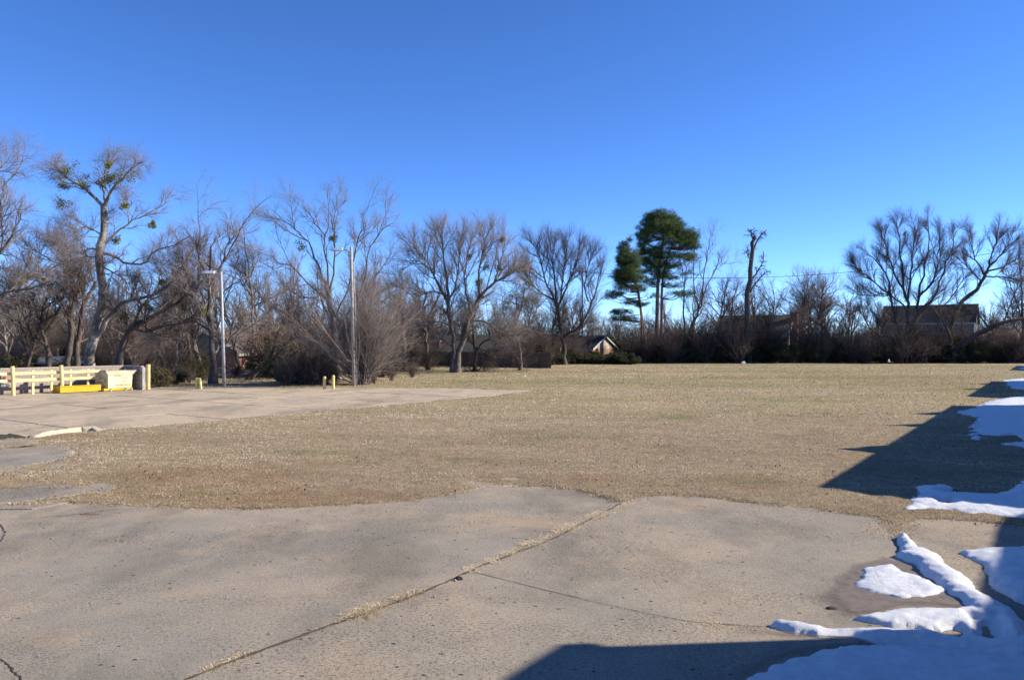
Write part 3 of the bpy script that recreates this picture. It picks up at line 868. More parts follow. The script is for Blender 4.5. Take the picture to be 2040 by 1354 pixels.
rock('paper_scrap', 676, 757, (0.22, 0.15, 0.35), M['litter_white'], 'white scrap in the thicket foot beside the pair of bollards', 'litter', 9)

# ------------------------------------------------------------------ buildings to the right whose shadows cross the lawn
def dir3(e, p, o, s, t, z): 
    q = o + e * s + p * t
    return (q[0], q[1], z)
EAVE = 4.0
SHIFT = np.array([SUN_DIR.x, SUN_DIR.y]) * EAVE / math.tan(R(SUN_EL))     # from a shadow point back to the eave that casts it
P1 = G(1625, 972) + SHIFT
ANG = math.atan2(E[1], E[0])
def ward(s0, s1, t0, depth, label, vents=(), eave=EAVE, ov=0.7, h=0.55):
    """long low building: x along the eave line, y away from the camera side"""
    org = P1 + E * s0 + Pp * t0
    t = thing('long_building', label, 'building', (org[0], org[1], 0), ANG, 'row of low buildings beyond the right edge')
    L = s1 - s0
    MB().box(ov, L - ov, -depth + ov, -ov, -0.1, eave - 0.16).build('wall', M['stucco'], t)
    # shallow roof: eave edges at eave height, ridge a little higher
    MB().extr([(0, eave - 0.16), (0, eave), (-depth / 2, eave + h), (-depth, eave), (-depth, eave - 0.16)], 0, 0, L).build('roof', M['roof_brown'], t)
    fr = MB().box(ov + .01, ov + .02, -0, 0.001, 0, 0.001)
    for k in range(int(L // 4)):
        x = ov + 1.2 + k * 4
        w = MB().box(x, x + 1.3, -ov + 0.003, -ov + 0.06, 1.1, 2.3).build('window', M['white_trim'], t)
        MB().box(x + .08, x + 1.22, -ov + 0.055, -ov + 0.075, 1.18, 2.22).build('pane', M['glass_dark'], w)
    fr.bm.free()
    for s in vents:
        x = s - s0
        d = MB().hull([(x - .85, -0.25, eave + .02), (x + .85, -0.25, eave + .02), (x, -0.25, eave + 0.80), (x - .85, -2.2, eave + .3), (x + .85, -2.2, eave + .3), (x, -2.2, eave + .85)],
                      [(0, 1, 2), (5, 4, 3), (0, 2, 5, 3), (2, 1, 4, 5), (0, 3, 4, 1)]).build('roof_dormer', M['stucco'], t)
def sv(X, Y):
    g = G(X, Y); return (g[1] - G(1625, 972)[1]) / E[1]
ward(0, 23.5, 0, 9, 'long low stucco building whose eave throws the biggest shadow on the lawn', vents=(sv(1740, 893), sv(1825, 847), sv(1870, 823)))
ward(30.5, 49.5, 0, 9, 'second long low building farther along the row on the right', vents=(sv(1930, 775), sv(1945, 766)))
ward(77, 96, 0, 9, 'farthest low building at the end of the row on the right')
ward(-30, -9.2, 0, 9, 'nearest low building beside the camera throwing the bottom right shadow', ov=0.06, h=0.02)
ward(-9.19, -1.0, 2.95, 6, 'recessed link building between the two nearest long buildings', ov=0.12, h=0.02)

# ------------------------------------------------------------------ block wall enclosure
def block_wall():
    t = thing('block_wall', 'weathered concrete block wall behind the yellow rail fence and dumpster', 'wall')
    c = np.array((-23.3, 47.0)); e = E; H = 1.30; rows = 6; bh = H / rows
    rr = np.random.default_rng(3)
    meshes = []
    for i in range(5):
        mb = MB().box(-0.195, 0.195, -0.10 + .004 * i, 0.10, 0.006, bh - 0.006, bev=0.008)
        meshes.append(mb.mesh('block', M['block' if i % 2 else 'block_b']))
    cap = MB().box(-0.197, 0.197, -0.115, 0.115, 0.0, 0.09, bev=0.012).mesh('cap', M['block_cap'])
    def run(o0, d, L, name):
        ang = math.atan2(d[1], d[0])
        w = MB().box(0, L, -0.085, 0.085, -0.2, H).build(name, M['mortar'], t, loc=(o0[0], o0[1], 0), rot=(0, 0, ang))
        for r in range(rows):
            x = 0.2 + (0.2 if r % 2 else 0)
            while x < L - 0.1:
                b = link('block', meshes[int(rr.integers(5))], w, (x, float(rr.uniform(-.004, .004)), r * bh))
                x += 0.405
        x = 0.2
        while x < L:
            link('cap', cap, w, (x, 0, H + 0.002)); x += 0.4
    run(c, -e, 11.2, 'back_wall')
    run(c + np.array([0.82, -0.57]) * 0.12, np.array([0.80, -0.60]), 2.1, 'side_wall')
block_wall()

# ------------------------------------------------------------------ yellow rail fence
def rail_fence():
    a = G(-30, 792); 
    p0 = G(25, 787.5); p1 = G(200, 778.6)
    d = (p1 - p0) / np.linalg.norm(p1 - p0); n = np.array([d[1], -d[0]])
    ang = math.atan2(d[1], d[0])
    t = thing('rail_fence', 'pale yellow two rail pipe and board fence in front of the block wall', 'fence', (p0[0], p0[1], 0), ang)
    L = np.linalg.norm(p1 - p0)
    for z in (1.05, 0.68):
        MB().box(-2.6, L, 0.03, 0.09, z, z + 0.155, bev=0.01).build('rail', M['yellow_cream'], t)
    for X in (68, 105, 143, 178):
        # distance along the line where this column of the photograph meets it
        k = (X - 1020) / F
        s = (p0[0] - k * p0[1]) / (k * d[1] - d[0])
        MB().box(s - .06, s + .06, 0.10, 0.19, -0.05, 1.27, bev=0.01).build('picket_post', M['yellow_cream'], t)
    for X, Y, h in ((25, 788, 1.5), (122, 783, 1.5)):
        k = (X - 1020) / F
        s = (p0[0] - k * p0[1]) / (k * d[1] - d[0])
        MB().tube([(s, -0.09, -0.05), (s - .01, -0.09, h * .5), (s - 0.05, -0.09, h + .02)], 0.095, 14).build('post', M['yellow_cream'], t, smooth=False)
    for s in (4.9,):
        for z in (1.05, .68): MB().box(s, s + .22, 0.005, 0.029, z + .01, z + .145).build('splice_plate', M['galvanised'], t)
rail_fence()
def corner_post():
    g = G(295, 775.5)
    t = thing('corner_post', 'tall pale yellow steel post with bolted lugs at the block wall corner', 'post', (g[0], g[1], 0))
    MB().tube([(0, 0, -.1), (0, 0, 1.47)], 0.12, 16).build('pipe', M['yellow_cream'], t, smooth=False)
    for z in (0.42, 0.52, 1.12, 1.24):
        MB().box(-0.17, -0.09, -0.1, -0.02, z, z + .055, bev=.008).build('lug', M['yellow_cream'], t)
corner_post()

# ------------------------------------------------------------------ yellow steel trough
def trough():
    o0 = np.array((-24.45, 42.25))
    t = thing('steel_trough', 'bright safety yellow open steel trough on the ground left of the dumpster', 'steel trough', (o0[0], o0[1], 0), ANG)
    L, W, H = 2.2, 1.0, 0.35; q = 0.03
    MB().box(0, L, -q, 0, 0.03, H).build('front_plate', M['safety_yellow'], t)
    MB().box(0, L, W - q, W, 0.03, H).build('back_plate', M['safety_yellow'], t)
    MB().box(0.002, q, 0.001, W - q - .001, 0.03, H - .003).build('end_plate', M['safety_yellow'], t)
    MB().box(L - q, L - .002, 0.001, W - q - .001, 0.03, H - .003).build('end_plate', M['safety_yellow'], t)
    MB().box(q, L - q, 0, W - q, 0.035, 0.06).build('floor_plate', M['safety_yellow'], t)
    MB().box(-0.03, L, -0.06, 0.02, H, H + 0.05, bev=.008).build('rim', M['safety_yellow'], t)
    # curved guard beyond the dumpster
    g = G(279, 774.5)
    t2 = thing('curved_guard', 'safety yellow curved steel guard behind the right end of the dumpster', 'steel guard', (g[0], g[1], 0), ANG)
    n = 10; pr = [(0.55 * math.cos(a) - .25, 0.62 * math.sin(a)) for a in np.linspace(0, math.pi / 2, n)]
    pr2 = [((0.51) * math.cos(a) - .25, 0.58 * math.sin(a)) for a in np.linspace(0, math.pi / 2, n)][::-1]
    MB().extr(pr + pr2, 1, -0.05, 0.9).build('curved_plate', M['safety_yellow'], t2)
    MB().extr([(0.60 * math.cos(a) - .25, 0.66 * math.sin(a)) for a in np.linspace(0, math.pi / 2, n)] + [(0.48 * math.cos(a) - .25, 0.54 * math.sin(a)) for a in np.linspace(math.pi / 2, 0, n)], 1, -0.11, -0.055).build('rim', M['safety_yellow'], t2)
trough()

# ------------------------------------------------------------------ dumpster
def text_part(txt, size, loc, parent, mat, xs=1.0, name='lettering'):
    cu = bpy.data.curves.new(name, 'FONT'); cu.body = txt; cu.size = size; cu.extrude = 0.002
    cu.space_character = 1.15; cu.align_x = 'CENTER'; cu.resolution_u = 3
    o = bpy.data.objects.new(name + '_tmp', cu); COL.objects.link(o)
    me = bpy.data.meshes.new_from_object(o.evaluated_get(bpy.context.evaluated_depsgraph_get()))
    bpy.data.objects.remove(o); bpy.data.curves.remove(cu)
    me.name = name; me.materials.clear(); me.materials.append(mat)
    q = link(name, me, parent, loc, (R(90), 0, 0)); q.scale = (xs, 1, 1)
    return q
def dumpster():
    o0 = G(215, 779.2) 
    ang = math.atan2(*(G(266, 776.4) - o0)[::-1])
    t = thing('dumpster', 'cream steel dumpster lettered City of Muskogee with a pile of dark scraps on its lid', 'dumpster', (o0[0], o0[1], 0), ang)
    W, D, z0, z1 = np.linalg.norm(G(266, 776.4) - o0), 1.25, 0.17, 1.08
    # body: slightly wider towards the top
    b = MB()
    pts = [(0.02, 0, z0), (W - 0.12, 0, z0), (W - 0.12, D, z0), (0.02, D, z0), (0, -0.0, z1 - .02), (W - .04, -0.0, z1 - .02), (W - .04, D, z1 - .02), (0.0, D, z1 - .02)]
    b.hull(pts, [(0, 1, 2, 3), (0, 4, 5, 1), (1, 5, 6, 2), (2, 6, 7, 3), (3, 7, 4, 0), (4, 7, 6, 5)]); b.build('body', M['dumpster_cream'], t)
    # flared gussets / lip
    MB().hull([(-0.16, -0.012, z1 + .03), (W + .12, -0.012, z1 + .03), (W - .03, -0.012, z1 - .16), (0.01, -0.012, z1 - .16), (-0.16, -.05, z1 + .03), (W + .12, -.05, z1 + .03), (W - .03, -.03, z1 - .16), (0.01, -.03, z1 - .16)],
              [(0, 1, 2, 3), (7, 6, 5, 4), (0, 4, 5, 1), (1, 5, 6, 2), (2, 6, 7, 3), (3, 7, 4, 0)]).build('lip', M['dumpster_cream'], t)
    MB().box(-0.16, W + .14, -.07, -.0, z1 + .032, z1 + .065).build('rim', M['dumpster_cream'], t)
    MB().box(-0.10, W / 2 - .04, 0.002, D + .03, z1 + .035, z1 + .07, bev=.01).build('lid', M['lid'], t)
    MB().box(W / 2, W + .06, 0.002, D + .03, z1 + .035, z1 + .075, bev=.01).build('lid', M['lid'], t)
    # fork pocket on the left end
    MB().box(-0.10, 0.0, 0.25, D - .2, 0.52, 0.70, bev=.01).build('fork_pocket', M['dumpster_cream'], t)
    MB().box(-0.30, W - .10, -0.10, 0.10, 0.03, 0.165, bev=.01).build('skid', M['safety_yellow'], t)
    MB().box(-0.30, W - .10, D - .1, D + .1, 0.03, 0.165, bev=.01).build('skid', M['safety_yellow'], t)
    for x in (0.1, W - 0.55, W - .2):
        MB().box(x - .03, x + .03, -0.115, -0.102, 0.02, 0.17).build('strap', M['lid'], t)
        MB().tube([(x, -0.16, 0.055), (x, -.115, 0.055)], 0.055, 12).build('wheel', M['galvanised'], t)
    cx = W / 2
    text_part('DO NOT BLOCK', 0.115, (cx - 0.15, -0.040, z1 - .12), t, M['lettering_faint'], 0.9)
    MB().box(cx - .40, cx - .20, -.008, -.001, z1 - .235, z1 - .205).build('smudged_lettering', M['lettering'], t)
    MB().box(cx - .17, cx + .04, -.008, -.001, z1 - .24, z1 - .205).build('smudged_lettering', M['lettering'], t)
    text_part('CITY', 0.165, (cx + 0.19, -0.006, 0.66), t, M['lettering'])
    text_part('OF', 0.165, (cx + 0.19, -0.006, 0.48), t, M['lettering'])
    text_part('MUSKOGEE', 0.165, (cx + 0.12, -0.006, 0.27), t, M['lettering'], 0.95)
    r = np.random.default_rng(2)
    pile = thing('scrap_pile', 'row of small broken scraps lying along the front of the dumpster lid', 'scrap', tuple(t.location), ang)
    for k in range(14):
        x = r.uniform(0.05, W - .1); y = r.uniform(0.0, .5)
        q = MB(); q.hull([(x - .05, y, z1 + .076), (x + .06, y, z1 + .076), (x + .03, y + .09, z1 + .076), (x, y + .03, z1 + .076 + r.uniform(.03, .09))], [(0, 1, 3), (1, 2, 3), (2, 0, 3), (0, 2, 1)])
        q.build('scrap', M['brick_tan' if k % 3 == 0 else 'block_b'], pile)
dumpster()

# ------------------------------------------------------------------ bollards
bm0 = None
for i, (X, Y, top, lean, r, lab) in enumerate(((392, 774.5, 753, 0.0, .085, 'short yellow bollard beside the light pole, leftmost and upright of the four'),
                                 (400.5, 774.5, 753, -0.13, .085, 'short yellow bollard leaning left, right one of the pair by the left light pole'),
                                 (646, 774.5, 750, 0.02, .088, 'yellow bollard at the lot edge, left one of the pair before the brush'),
                                 (664, 774.5, 747.5, 0.0, .088, 'slightly taller yellow bollard nearest the tall weathered pole'))):
    g = G(X, Y); h = (Y - top) * g[1] / F
    t = thing('bollard', lab, 'bollard', (g[0], g[1], 0), 0, 'yellow bollards along the far edge of the lot')
    MB().tube([(0, 0, -.1), (lean * h * .5, 0, h * .5), (lean * h, 0, h - .03)], r, 14).build('pipe', M['bollard_yellow'], t)
    MB().tube([(lean * h, 0, h - .03), (lean * h, 0, h), (lean * h, 0, h + .02)], [r * .98, r * .8, r * .3], 14).build('concrete_cap', M['bollard_yellow'], t)
    MB().tube([(lean * h * .46, 0, h * .46), (lean * h * .52, 0, h * .52)], r + .006, 14).build('band', M['yellow_cream'], t)

# ------------------------------------------------------------------ light poles
def light_pole(label, base, top, armY, armX, headX, r0, r1, mat, rustic=False):
    g = G(*base); d = g[1]; m = d / F
    t = thing('light_pole', label, 'light pole', (g[0], g[1], 0), 0, 'light poles at the far edge of the lot')
    zt = EYE - (top[1] - HOR) * m; xt = (top[0] - base[0]) * m
    MB().tube([(0, 0, -.2), (xt * .5, 0, zt * .5), (xt, 0, zt)], [r0, (r0 + r1) / 2, r1], 16).build('pole', mat, t, smooth=True)
    zz = lambda Y: EYE - (Y - HOR) * m
    xx = lambda X: (X - base[0]) * m
    pts = [(xx(armX), 0, zz(armY)), (xx(armX) - .0, 0, zz(armY - 9)), (xx(armX - 2.5), 0, zz(armY - 13)), (xx(armX - 8), 0, zz(armY - 15)), (xx(headX), 0, zz(armY - 15.5))]
    # smooth
    P = np.array(pts); tt = np.linspace(0, 1, 14); s = np.linspace(0, 1, len(P))
    Q = np.stack([np.interp(tt, s, P[:, k]) for k in range(3)], 1); Q[1:-1] = (Q[:-2] + Q[1:-1] * 2 + Q[2:]) / 4
    MB().tube(Q, 0.038, 10).build('arm', M['galvanised'], t, smooth=True)
    MB().tube([(xx(armX) - .0, 0, zz(armY) + .05), (xx(top[0]), 0, zz(armY) + .05)], 0.05, 8).build('bracket', M['galvanised'], t)
    MB().tube([(xx(armX) - .0, 0, zz(armY) + .3), (xx(top[0]), 0, zz(armY) + .3)], 0.04, 8).build('bracket', M['galvanised'], t)
    hx, hz = xx(headX), zz(armY - 15.5)
    h = thing_part = MB()
    h.hull([(hx + .08, -.13, hz - .07), (hx + .08, .13, hz - .07), (hx + .08, .10, hz + .08), (hx + .08, -.10, hz + .08),
            (hx - .42, -.16, hz - .07), (hx - .42, .16, hz - .07), (hx - .36, .12, hz + .10), (hx - .36, -.12, hz + .10),
            (hx - .72, -.13, hz - .04), (hx - .72, .13, hz - .04), (hx - .70, .10, hz + .03), (hx - .70, -.10, hz + .03)],
           [(0, 3, 2, 1), (0, 1, 5, 4), (1, 2, 6, 5), (2, 3, 7, 6), (3, 0, 4, 7), (4, 5, 9, 8), (5, 6, 10, 9), (6, 7, 11, 10), (7, 4, 8, 11), (8, 9, 10, 11)])
    hd = h.build('lamp_head', M['lamp_white'], t)
    MB().box(hx - .66, hx - .15, -.10, .10, hz - .105, hz - .085).build('lens', M['galvanised'], hd)
    MB().tube([(hx - .58, 0, hz + .04), (hx - .58, 0, hz + .15)], 0.035, 10).build('photocell', M['lid'], hd)
    return t, m
light_pole('shorter grey steel light pole with a white lamp head, left of the bare brush', (447, 770.5), (440.5, 541), 558, 436.5, 425, 0.105, 0.07, M['galvanised'])
t, m = light_pole('taller weathered light pole rising out of the grey brush beside a thin mast', (705, 768.5), (699.5, 492), 512, 695, 680, 0.115, 0.085, M['weathered_pole'])
def mast():
    g = G(710, 768); m = g[1] / F
    t = thing('thin_mast', 'thin white metal mast standing close against the taller light pole', 'mast', (g[0], g[1] + .05, 0))
    z = lambda Y: EYE - (Y - HOR) * m
    MB().tube([(0, 0, -.2), (-0.06, 0, z(640)), (-0.2, 0, z(521))], [.05, .045, .035], 10).build('tube', M['galvanised'], t, smooth=True)
    for Y in (640, 683, 720):
        MB().box(-0.2, 0.03, -.03, .03, z(Y) - .03, z(Y) + .03).build('strap', M['galvanised'], t)
mast()

# ------------------------------------------------------------------ pickup tail at the left edge
def pickup():
    g = G(8, 786.5); ang = math.atan2(E[1], E[0]) 
    t = thing('pickup_truck', 'blue and silver pickup parked at the left edge, only its tail corner in view', 'pickup truck', (g[0] - .05, g[1], 0), R(12))
    # local +x is the tail; truck reaches towards -x
    body = MB()
    body.box(-2.2, -0.12, 0.02, 1.85, 0.55, 1.12, bev=.05)
    body.build('bed', M['truck_paint'], t)
    MB().box(-5.3, -3.9, 0.04, 1.83, 0.55, 1.10, bev=.08).build('hood', M['truck_paint'], t)
    cab = MB().hull([(-3.95, .04, .55), (-2.22, .04, .55), (-2.22, 1.83, .55), (-3.95, 1.83, .55), (-3.95, .04, 1.12), (-2.22, .04, 1.12), (-2.22, 1.83, 1.12), (-3.95, 1.83, 1.12), (-3.4, .18, 1.72), (-2.35, .18, 1.72), (-2.35, 1.69, 1.72), (-3.4, 1.69, 1.72)],
              [(0, 1, 2, 3), (0, 4, 5, 1), (1, 5, 6, 2), (2, 6, 7, 3), (3, 7, 4, 0), (4, 8, 9, 5), (5, 9, 10, 6), (6, 10, 11, 7), (7, 11, 8, 4), (8, 11, 10, 9)]).build('cab', M['truck_paint'], t)
    MB().hull([(-3.75, .085, 1.16), (-2.4, .085, 1.16), (-2.45, .15, 1.62), (-3.35, .15, 1.62)], [(0, 1, 2, 3)]).build('window', M['glass_dark'], t)
    MB().box(-0.115, -0.06, .03, 1.83, 0.6, 1.10, bev=.01).build('tailgate', M['chrome'], t)
    MB().box(-0.12, 0.09, -.02, 1.88, 0.42, 0.60, bev=.03).build('bumper', M['chrome'], t)
    MB().box(-0.02, 0.10, 0.0, .16, 0.74, 0.97, bev=.03).build('tail_light', M['tail_red'], t)
    MB().box(-0.02, 0.10, 1.70, 1.86, 0.74, 0.97, bev=.03).build('tail_light', M['tail_red'], t)
    MB().box(-2.1, -0.10, -.0, .06, 1.122, 1.16, bev=.01).build('bed_rail', M['chrome'], t)
    for x in (-1.1, -4.6):
        for y in (.02, 1.62):
            w = MB().tube([(x, y, .36), (x, y + .24, .36)], .36, 20).build('wheel', M['black_rubber'], t)
            MB().tube([(x, y - .01, .36), (x, y + .01, .36)], .2, 16).build('rim', M['chrome'], w)
pickup()

# ------------------------------------------------------------------ houses
def house(name, label, c, ang, L, W, eave, ridge, wall, roof, gable=None, chim=None, wins=(), porch=None, cat='house', over=0.4):
    t = thing(name, label, cat, (c[0], c[1], 0), ang)
    MB().box(-L / 2, L / 2, -W / 2, W / 2, -.3, eave).build('wall', M[wall], t)
    g = M[gable or wall]
    for s in (-1, 1):
        x = s * (L / 2)
        MB().extr([(-W / 2, eave + .002), (W / 2, eave + .002), (0, ridge - .05)], 0, x - .12 * (s > 0) - 0, x + .12 * (s < 0)).build('gable', g, t)
        MB().extr([(-W / 2 - over, eave - .14), (-W / 2 - over, eave + .03), (0, ridge + .05), (W / 2 + over, eave + .03), (W / 2 + over, eave - .14), (0, ridge - .12)], 0, x + s * (over) - .04, x + s * over + .04).build('bargeboard', M['white_trim'], t)
    sl = (ridge - eave)
    for s in (-1, 1):
        MB().extr([(s * (W / 2 + over), eave - sl * over / (W / 2) - 0.0), (s * (W / 2 + over), eave - sl * over / (W / 2) + .12), (0, ridge + .12), (0, ridge)], 0, -L / 2 - over + .05, L / 2 + over - .05).build('roof', M[roof], t)
        MB().box(-L / 2 - over, L / 2 + over, s * (W / 2 + over) - .03, s * (W / 2 + over) + .03, eave - sl * over / (W / 2) - .14, eave - sl * over / (W / 2) + .10).build('fascia', M['white_trim'], t)
    for (x, z, w, h, side) in wins:
        y = -W / 2
        f = MB().box(x - w / 2 - .08, x + w / 2 + .08, y - .05, y - .003, z - h / 2 - .08, z + h / 2 + .08).build('window', M['white_trim'], t)
        MB().box(x - w / 2, x + w / 2, y - .07, y - .051, z - h / 2, z + h / 2).build('pane', M['glass_dark'], f)
        MB().box(x - .02, x + .02, y - .085, y - .071, z - h / 2, z + h / 2).build('mullion', M['white_trim'], f)
    if chim:
        for (x, y, w, d, z0, h) in chim:
            ch = MB().box(x - w / 2, x + w / 2, y - d / 2, y + d / 2, z0, h).build('chimney', M['brick_red'], t)
            MB().box(x - w / 2 - .07, x + w / 2 + .07, y - d / 2 - .07, y + d / 2 + .07, h + .002, h + .14).build('chimney_cap', M['white_trim'], ch)
    return t
# gable-ended brick house right of the fence
c = at(1204, 700, 112)
gdir = np.array([0.80, -0.60]); ga = math.atan2(gdir[1], gdir[0])
cc = np.array([c[0], c[1]]) - gdir * 9
house('brick_house', 'low brick house whose pinkish gable end shows sunlit above the hedge', cc, ga, 18, 6.6, 1.95, 3.72, 'brick_tan', 'roof_dark', 'siding_pink', over=.3)
# ranch house behind the board fence
c = at(985, 700, 104)
t = house('ranch_house', 'long dark roofed brick ranch house behind the board fence', (c[0], c[1]), R(-4), 17, 9, 1.75, 3.75, 'brick_tan', 'roof_dark', chim=[(-7.2, -3.4, .9, .9, 0, 2.95), (6.8, -4.9, .5, .35, 0, 1.85)], over=.35)
MB().box(-4.3, -0.4, -4.95, -4.9, 0.9, 1.45).build('garage_trim', M['white_trim'], t)
# house with the tall chimney
c = at(1505, 700, 122)
t = house('chimney_house', 'two storey brick house with a tall brick chimney at its right end', (c[0], c[1]), R(-24), 10.5, 8, 4.9, 7.0, 'siding_grey', 'roof_olive', chim=[(5.8, -1.5, 1.1, 1.1, 0, 7.4)], wins=((-2.5, 3.4, 1.2, 1.1, 0), (1.5, 3.4, 1.2, 1.1, 0)), over=.35)
MB().box(4.2, 5.2, -4.06, -4.0, 0.3, 4.6).build('cream_panel', M['cream_wall'], t)
# two storey house behind the big round tree
c = at(1852, 690, 124)
t = house('two_storey_house', 'grey sided two storey house with a long olive roof behind the big round tree', (c[0], c[1]), R(-34), 12.6, 8, 6.0, 8.7, 'siding_grey', 'roof_olive', 'white_trim', wins=((-4.6, 4.9, 1.0, 1.0, 0), (-1.6, 4.9, 1.0, 1.0, 0), (1.6, 4.9, 1.4, 1.0, 0), (4.8, 4.9, 1.0, 1.0, 0)), over=.35)
MB().hull([(-3, -4.6, 3.9), (4.5, -4.6, 3.9), (4.5, -7.2, 3.0), (-3, -7.2, 3.0), (-3, -4.6, 3.75), (4.5, -4.6, 3.75), (4.5, -7.2, 2.85), (-3, -7.2, 2.85)], [(0, 1, 2, 3), (7, 6, 5, 4), (0, 4, 5, 1), (1, 5, 6, 2), (2, 6, 7, 3), (3, 7, 4, 0)]).build('porch_roof', M['roof_dark'], t)
MB().box(-1.5, 3.6, -4.66, -4.6, 1.2, 3.4).build('blue_tarp', M['tarp_blue'], t)
c = at(1995, 690, 130)
house('low_house', 'low brown roofed house at the right edge beyond the hedge', (c[0], c[1]), R(4), 11, 8, 3.0, 5.2, 'brick_tan', 'roof_brown', wins=((-2, 1.9, 1, .9, 0),))
c = at(1420, 690, 128)
house('hidden_house', 'dim roofed low house glimpsed between the pines and the snag', (c[0], c[1]), R(6), 12, 8, 2.2, 4.0, 'brick_tan', 'roof_dark')
# houses in the wood on the left
c = at(455, 705, 92)
house('green_gabled_house', 'tan brick house with a grey green gable behind the left light pole', (c[0], c[1]), R(78), 9, 7.5, 1.75, 4.0, 'brick_tan', 'roof_brown', 'siding_green', over=.5)
c = at(535, 705, 96)
house('brown_house', 'tan brick house with low roof behind the slim pale trunk', (c[0], c[1]), R(-3), 8, 7, 1.6, 3.3, 'brick_tan', 'roof_brown', wins=((0, .9, 1.2, .9, 0),))
c = at(320, 700, 98)
house('brown_roof_house', 'house with a long sunlit brown roof in the wood behind the dumpster', (c[0], c[1]), R(12), 9, 8, 1.6, 4.2, 'brick_tan', 'roof_brown')
def red_shed():
    c = at(128, 730, 66)
    t = thing('red_shed', 'low red shed with a weathered cream roof behind the fence and dark trunks', 'shed', (c[0], c[1], 0), R(14))
    MB().box(-1.7, 1.7, -1.2, 1.2, -.3, 1.05).build('wall', M['red_wall'], t)
    MB().extr([(-1.4, 1.0), (-1.4, 1.09), (0, 1.62), (1.4, 1.09), (1.4, 1.0)], 0, -1.9, 1.9).build('roof', M['cream_wall'], t)
    for x in (-1.4, -.5, 1.2): MB().box(x - .06, x + .06, -.06, .06, 1.5, 2.3).build('post', M['wood_post'], t)
red_shed()
def slat_gate():
    c = at(208, 734, 72)
    t = thing('white_gate', 'pale slatted gate glimpsed behind the block wall left of the dumpster', 'gate', (c[0], c[1], 0), R(5))
    for i in range(5): MB().box(-1.3, 1.3, -.02, .02, .15 + i * .2, .27 + i * .2).build('slat', M['galvanised'], t)
    for x in (-1.3, 0, 1.3): MB().box(x - .05, x + .05, .021, .08, -.1, 1.2).build('post', M['galvanised'], t)
slat_gate()

# ------------------------------------------------------------------ dark board fence
def board_fence(label, A, B, h, grp=None, pitch=0.155, single=True):
    A = np.array(A); B = np.array(B); L = np.linalg.norm(B - A)
    t = thing('board_fence', label, 'fence', (A[0], A[1], 0), math.atan2((B - A)[1], (B - A)[0]))
    r = np.random.default_rng(int(L * 10))
    ms = [MB().box(0.006, pitch - .006, -.012, .012, 0.04, h + dz).mesh('board', M['fence_wood']) for dz in (0, .02, -.02, .035)]
    n = int(L / pitch)
    for i in range(min(n, 290)):
        link('board', ms[int(r.integers(4))], t, (i * pitch, float(r.uniform(-.006, .006)), 0))
    for z in (.35, h - .35): MB().box(0, L, .014, .06, z, z + .09).build('rail', M['fence_wood'], t)
    k = 0
    while k * 2.4 <= L:
        MB().box(k * 2.4 - .05, k * 2.4 + .05, -.13, -.02, -.1, h + .05).build('post', M['fence_wood'], t); k += 1
a = at(860, 737, 92); b = at(1100, 735, 84)
board_fence('weathered dark wooden board fence behind the twin trunked tree', a[:2], b[:2], 1.75)
a = at(1725, 722, 117); b = at(1900, 722, 117)
board_fence('shaded wooden board fence right of the big round tree trunk', a[:2], b[:2], 1.7)

# ------------------------------------------------------------------ overhead wire
def wire():
    a = at(1160, 541, 135); b = at(2150, 470, 118)
    t = thing('overhead_wire', 'thin overhead utility wire strung between poles behind the pines and big tree', 'wire')
    pts = []
    for k in np.linspace(0, 1, 40):
        p = a + (b - a) * k; p[2] -= 4 * 3.2 * k * (1 - k); pts.append(p)
    MB().tube(pts, 0.035, 5).build('cable', M['black_rubber'], t)
    for q, lab in ((a, 'wooden utility pole hidden in the trees left of the pines'), (b, 'wooden utility pole past the right edge carrying the wire')):
        p = thing('utility_pole', lab, 'utility pole', (q[0], q[1], 0))
        MB().tube([(0, 0, -.3), (0, 0, q[2] + .5)], [.16, .11], 10).build('pole', M['bark_dark'], p)
        MB().box(-.9, .9, -.05, .05, q[2] + .0, q[2] + .12).build('crossarm', M['bark_dark'], p)
wire()

# ================================================================== trees
def tubes(P, Rr, S):
    """P (n,k,3), R (n,k) -> verts, quads"""
    n, k, _ = P.shape
    T = np.empty_like(P)
    T[:, 1:-1] = P[:, 2:] - P[:, :-2]; T[:, 0] = P[:, 1] - P[:, 0]; T[:, -1] = P[:, -1] - P[:, -2]
    T /= np.linalg.norm(T, axis=2, keepdims=True) + 1e-9
    ref = np.where(np.abs(T[:, :1, 2:3]) < 0.85, np.array([0, 0, 1.0]), np.array([1.0, 0, 0]))
    U = np.cross(T, np.broadcast_to(ref, T.shape)); U /= np.linalg.norm(U, axis=2, keepdims=True) + 1e-9
    W = np.cross(T, U)
    a = np.arange(S) * 2 * np.pi / S
    V = P[:, :, None] + Rr[:, :, None, None] * (np.cos(a)[None, None, :, None] * U[:, :, None] + np.sin(a)[None, None, :, None] * W[:, :, None])
    idx = np.arange(n * k * S).reshape(n, k, S)
    A = idx[:, :-1]; B = idx[:, 1:]
    Q = np.stack([A, np.roll(A, -1, 2), np.roll(B, -1, 2), B], -1).reshape(-1, 4)
    return V.reshape(-1, 3), Q

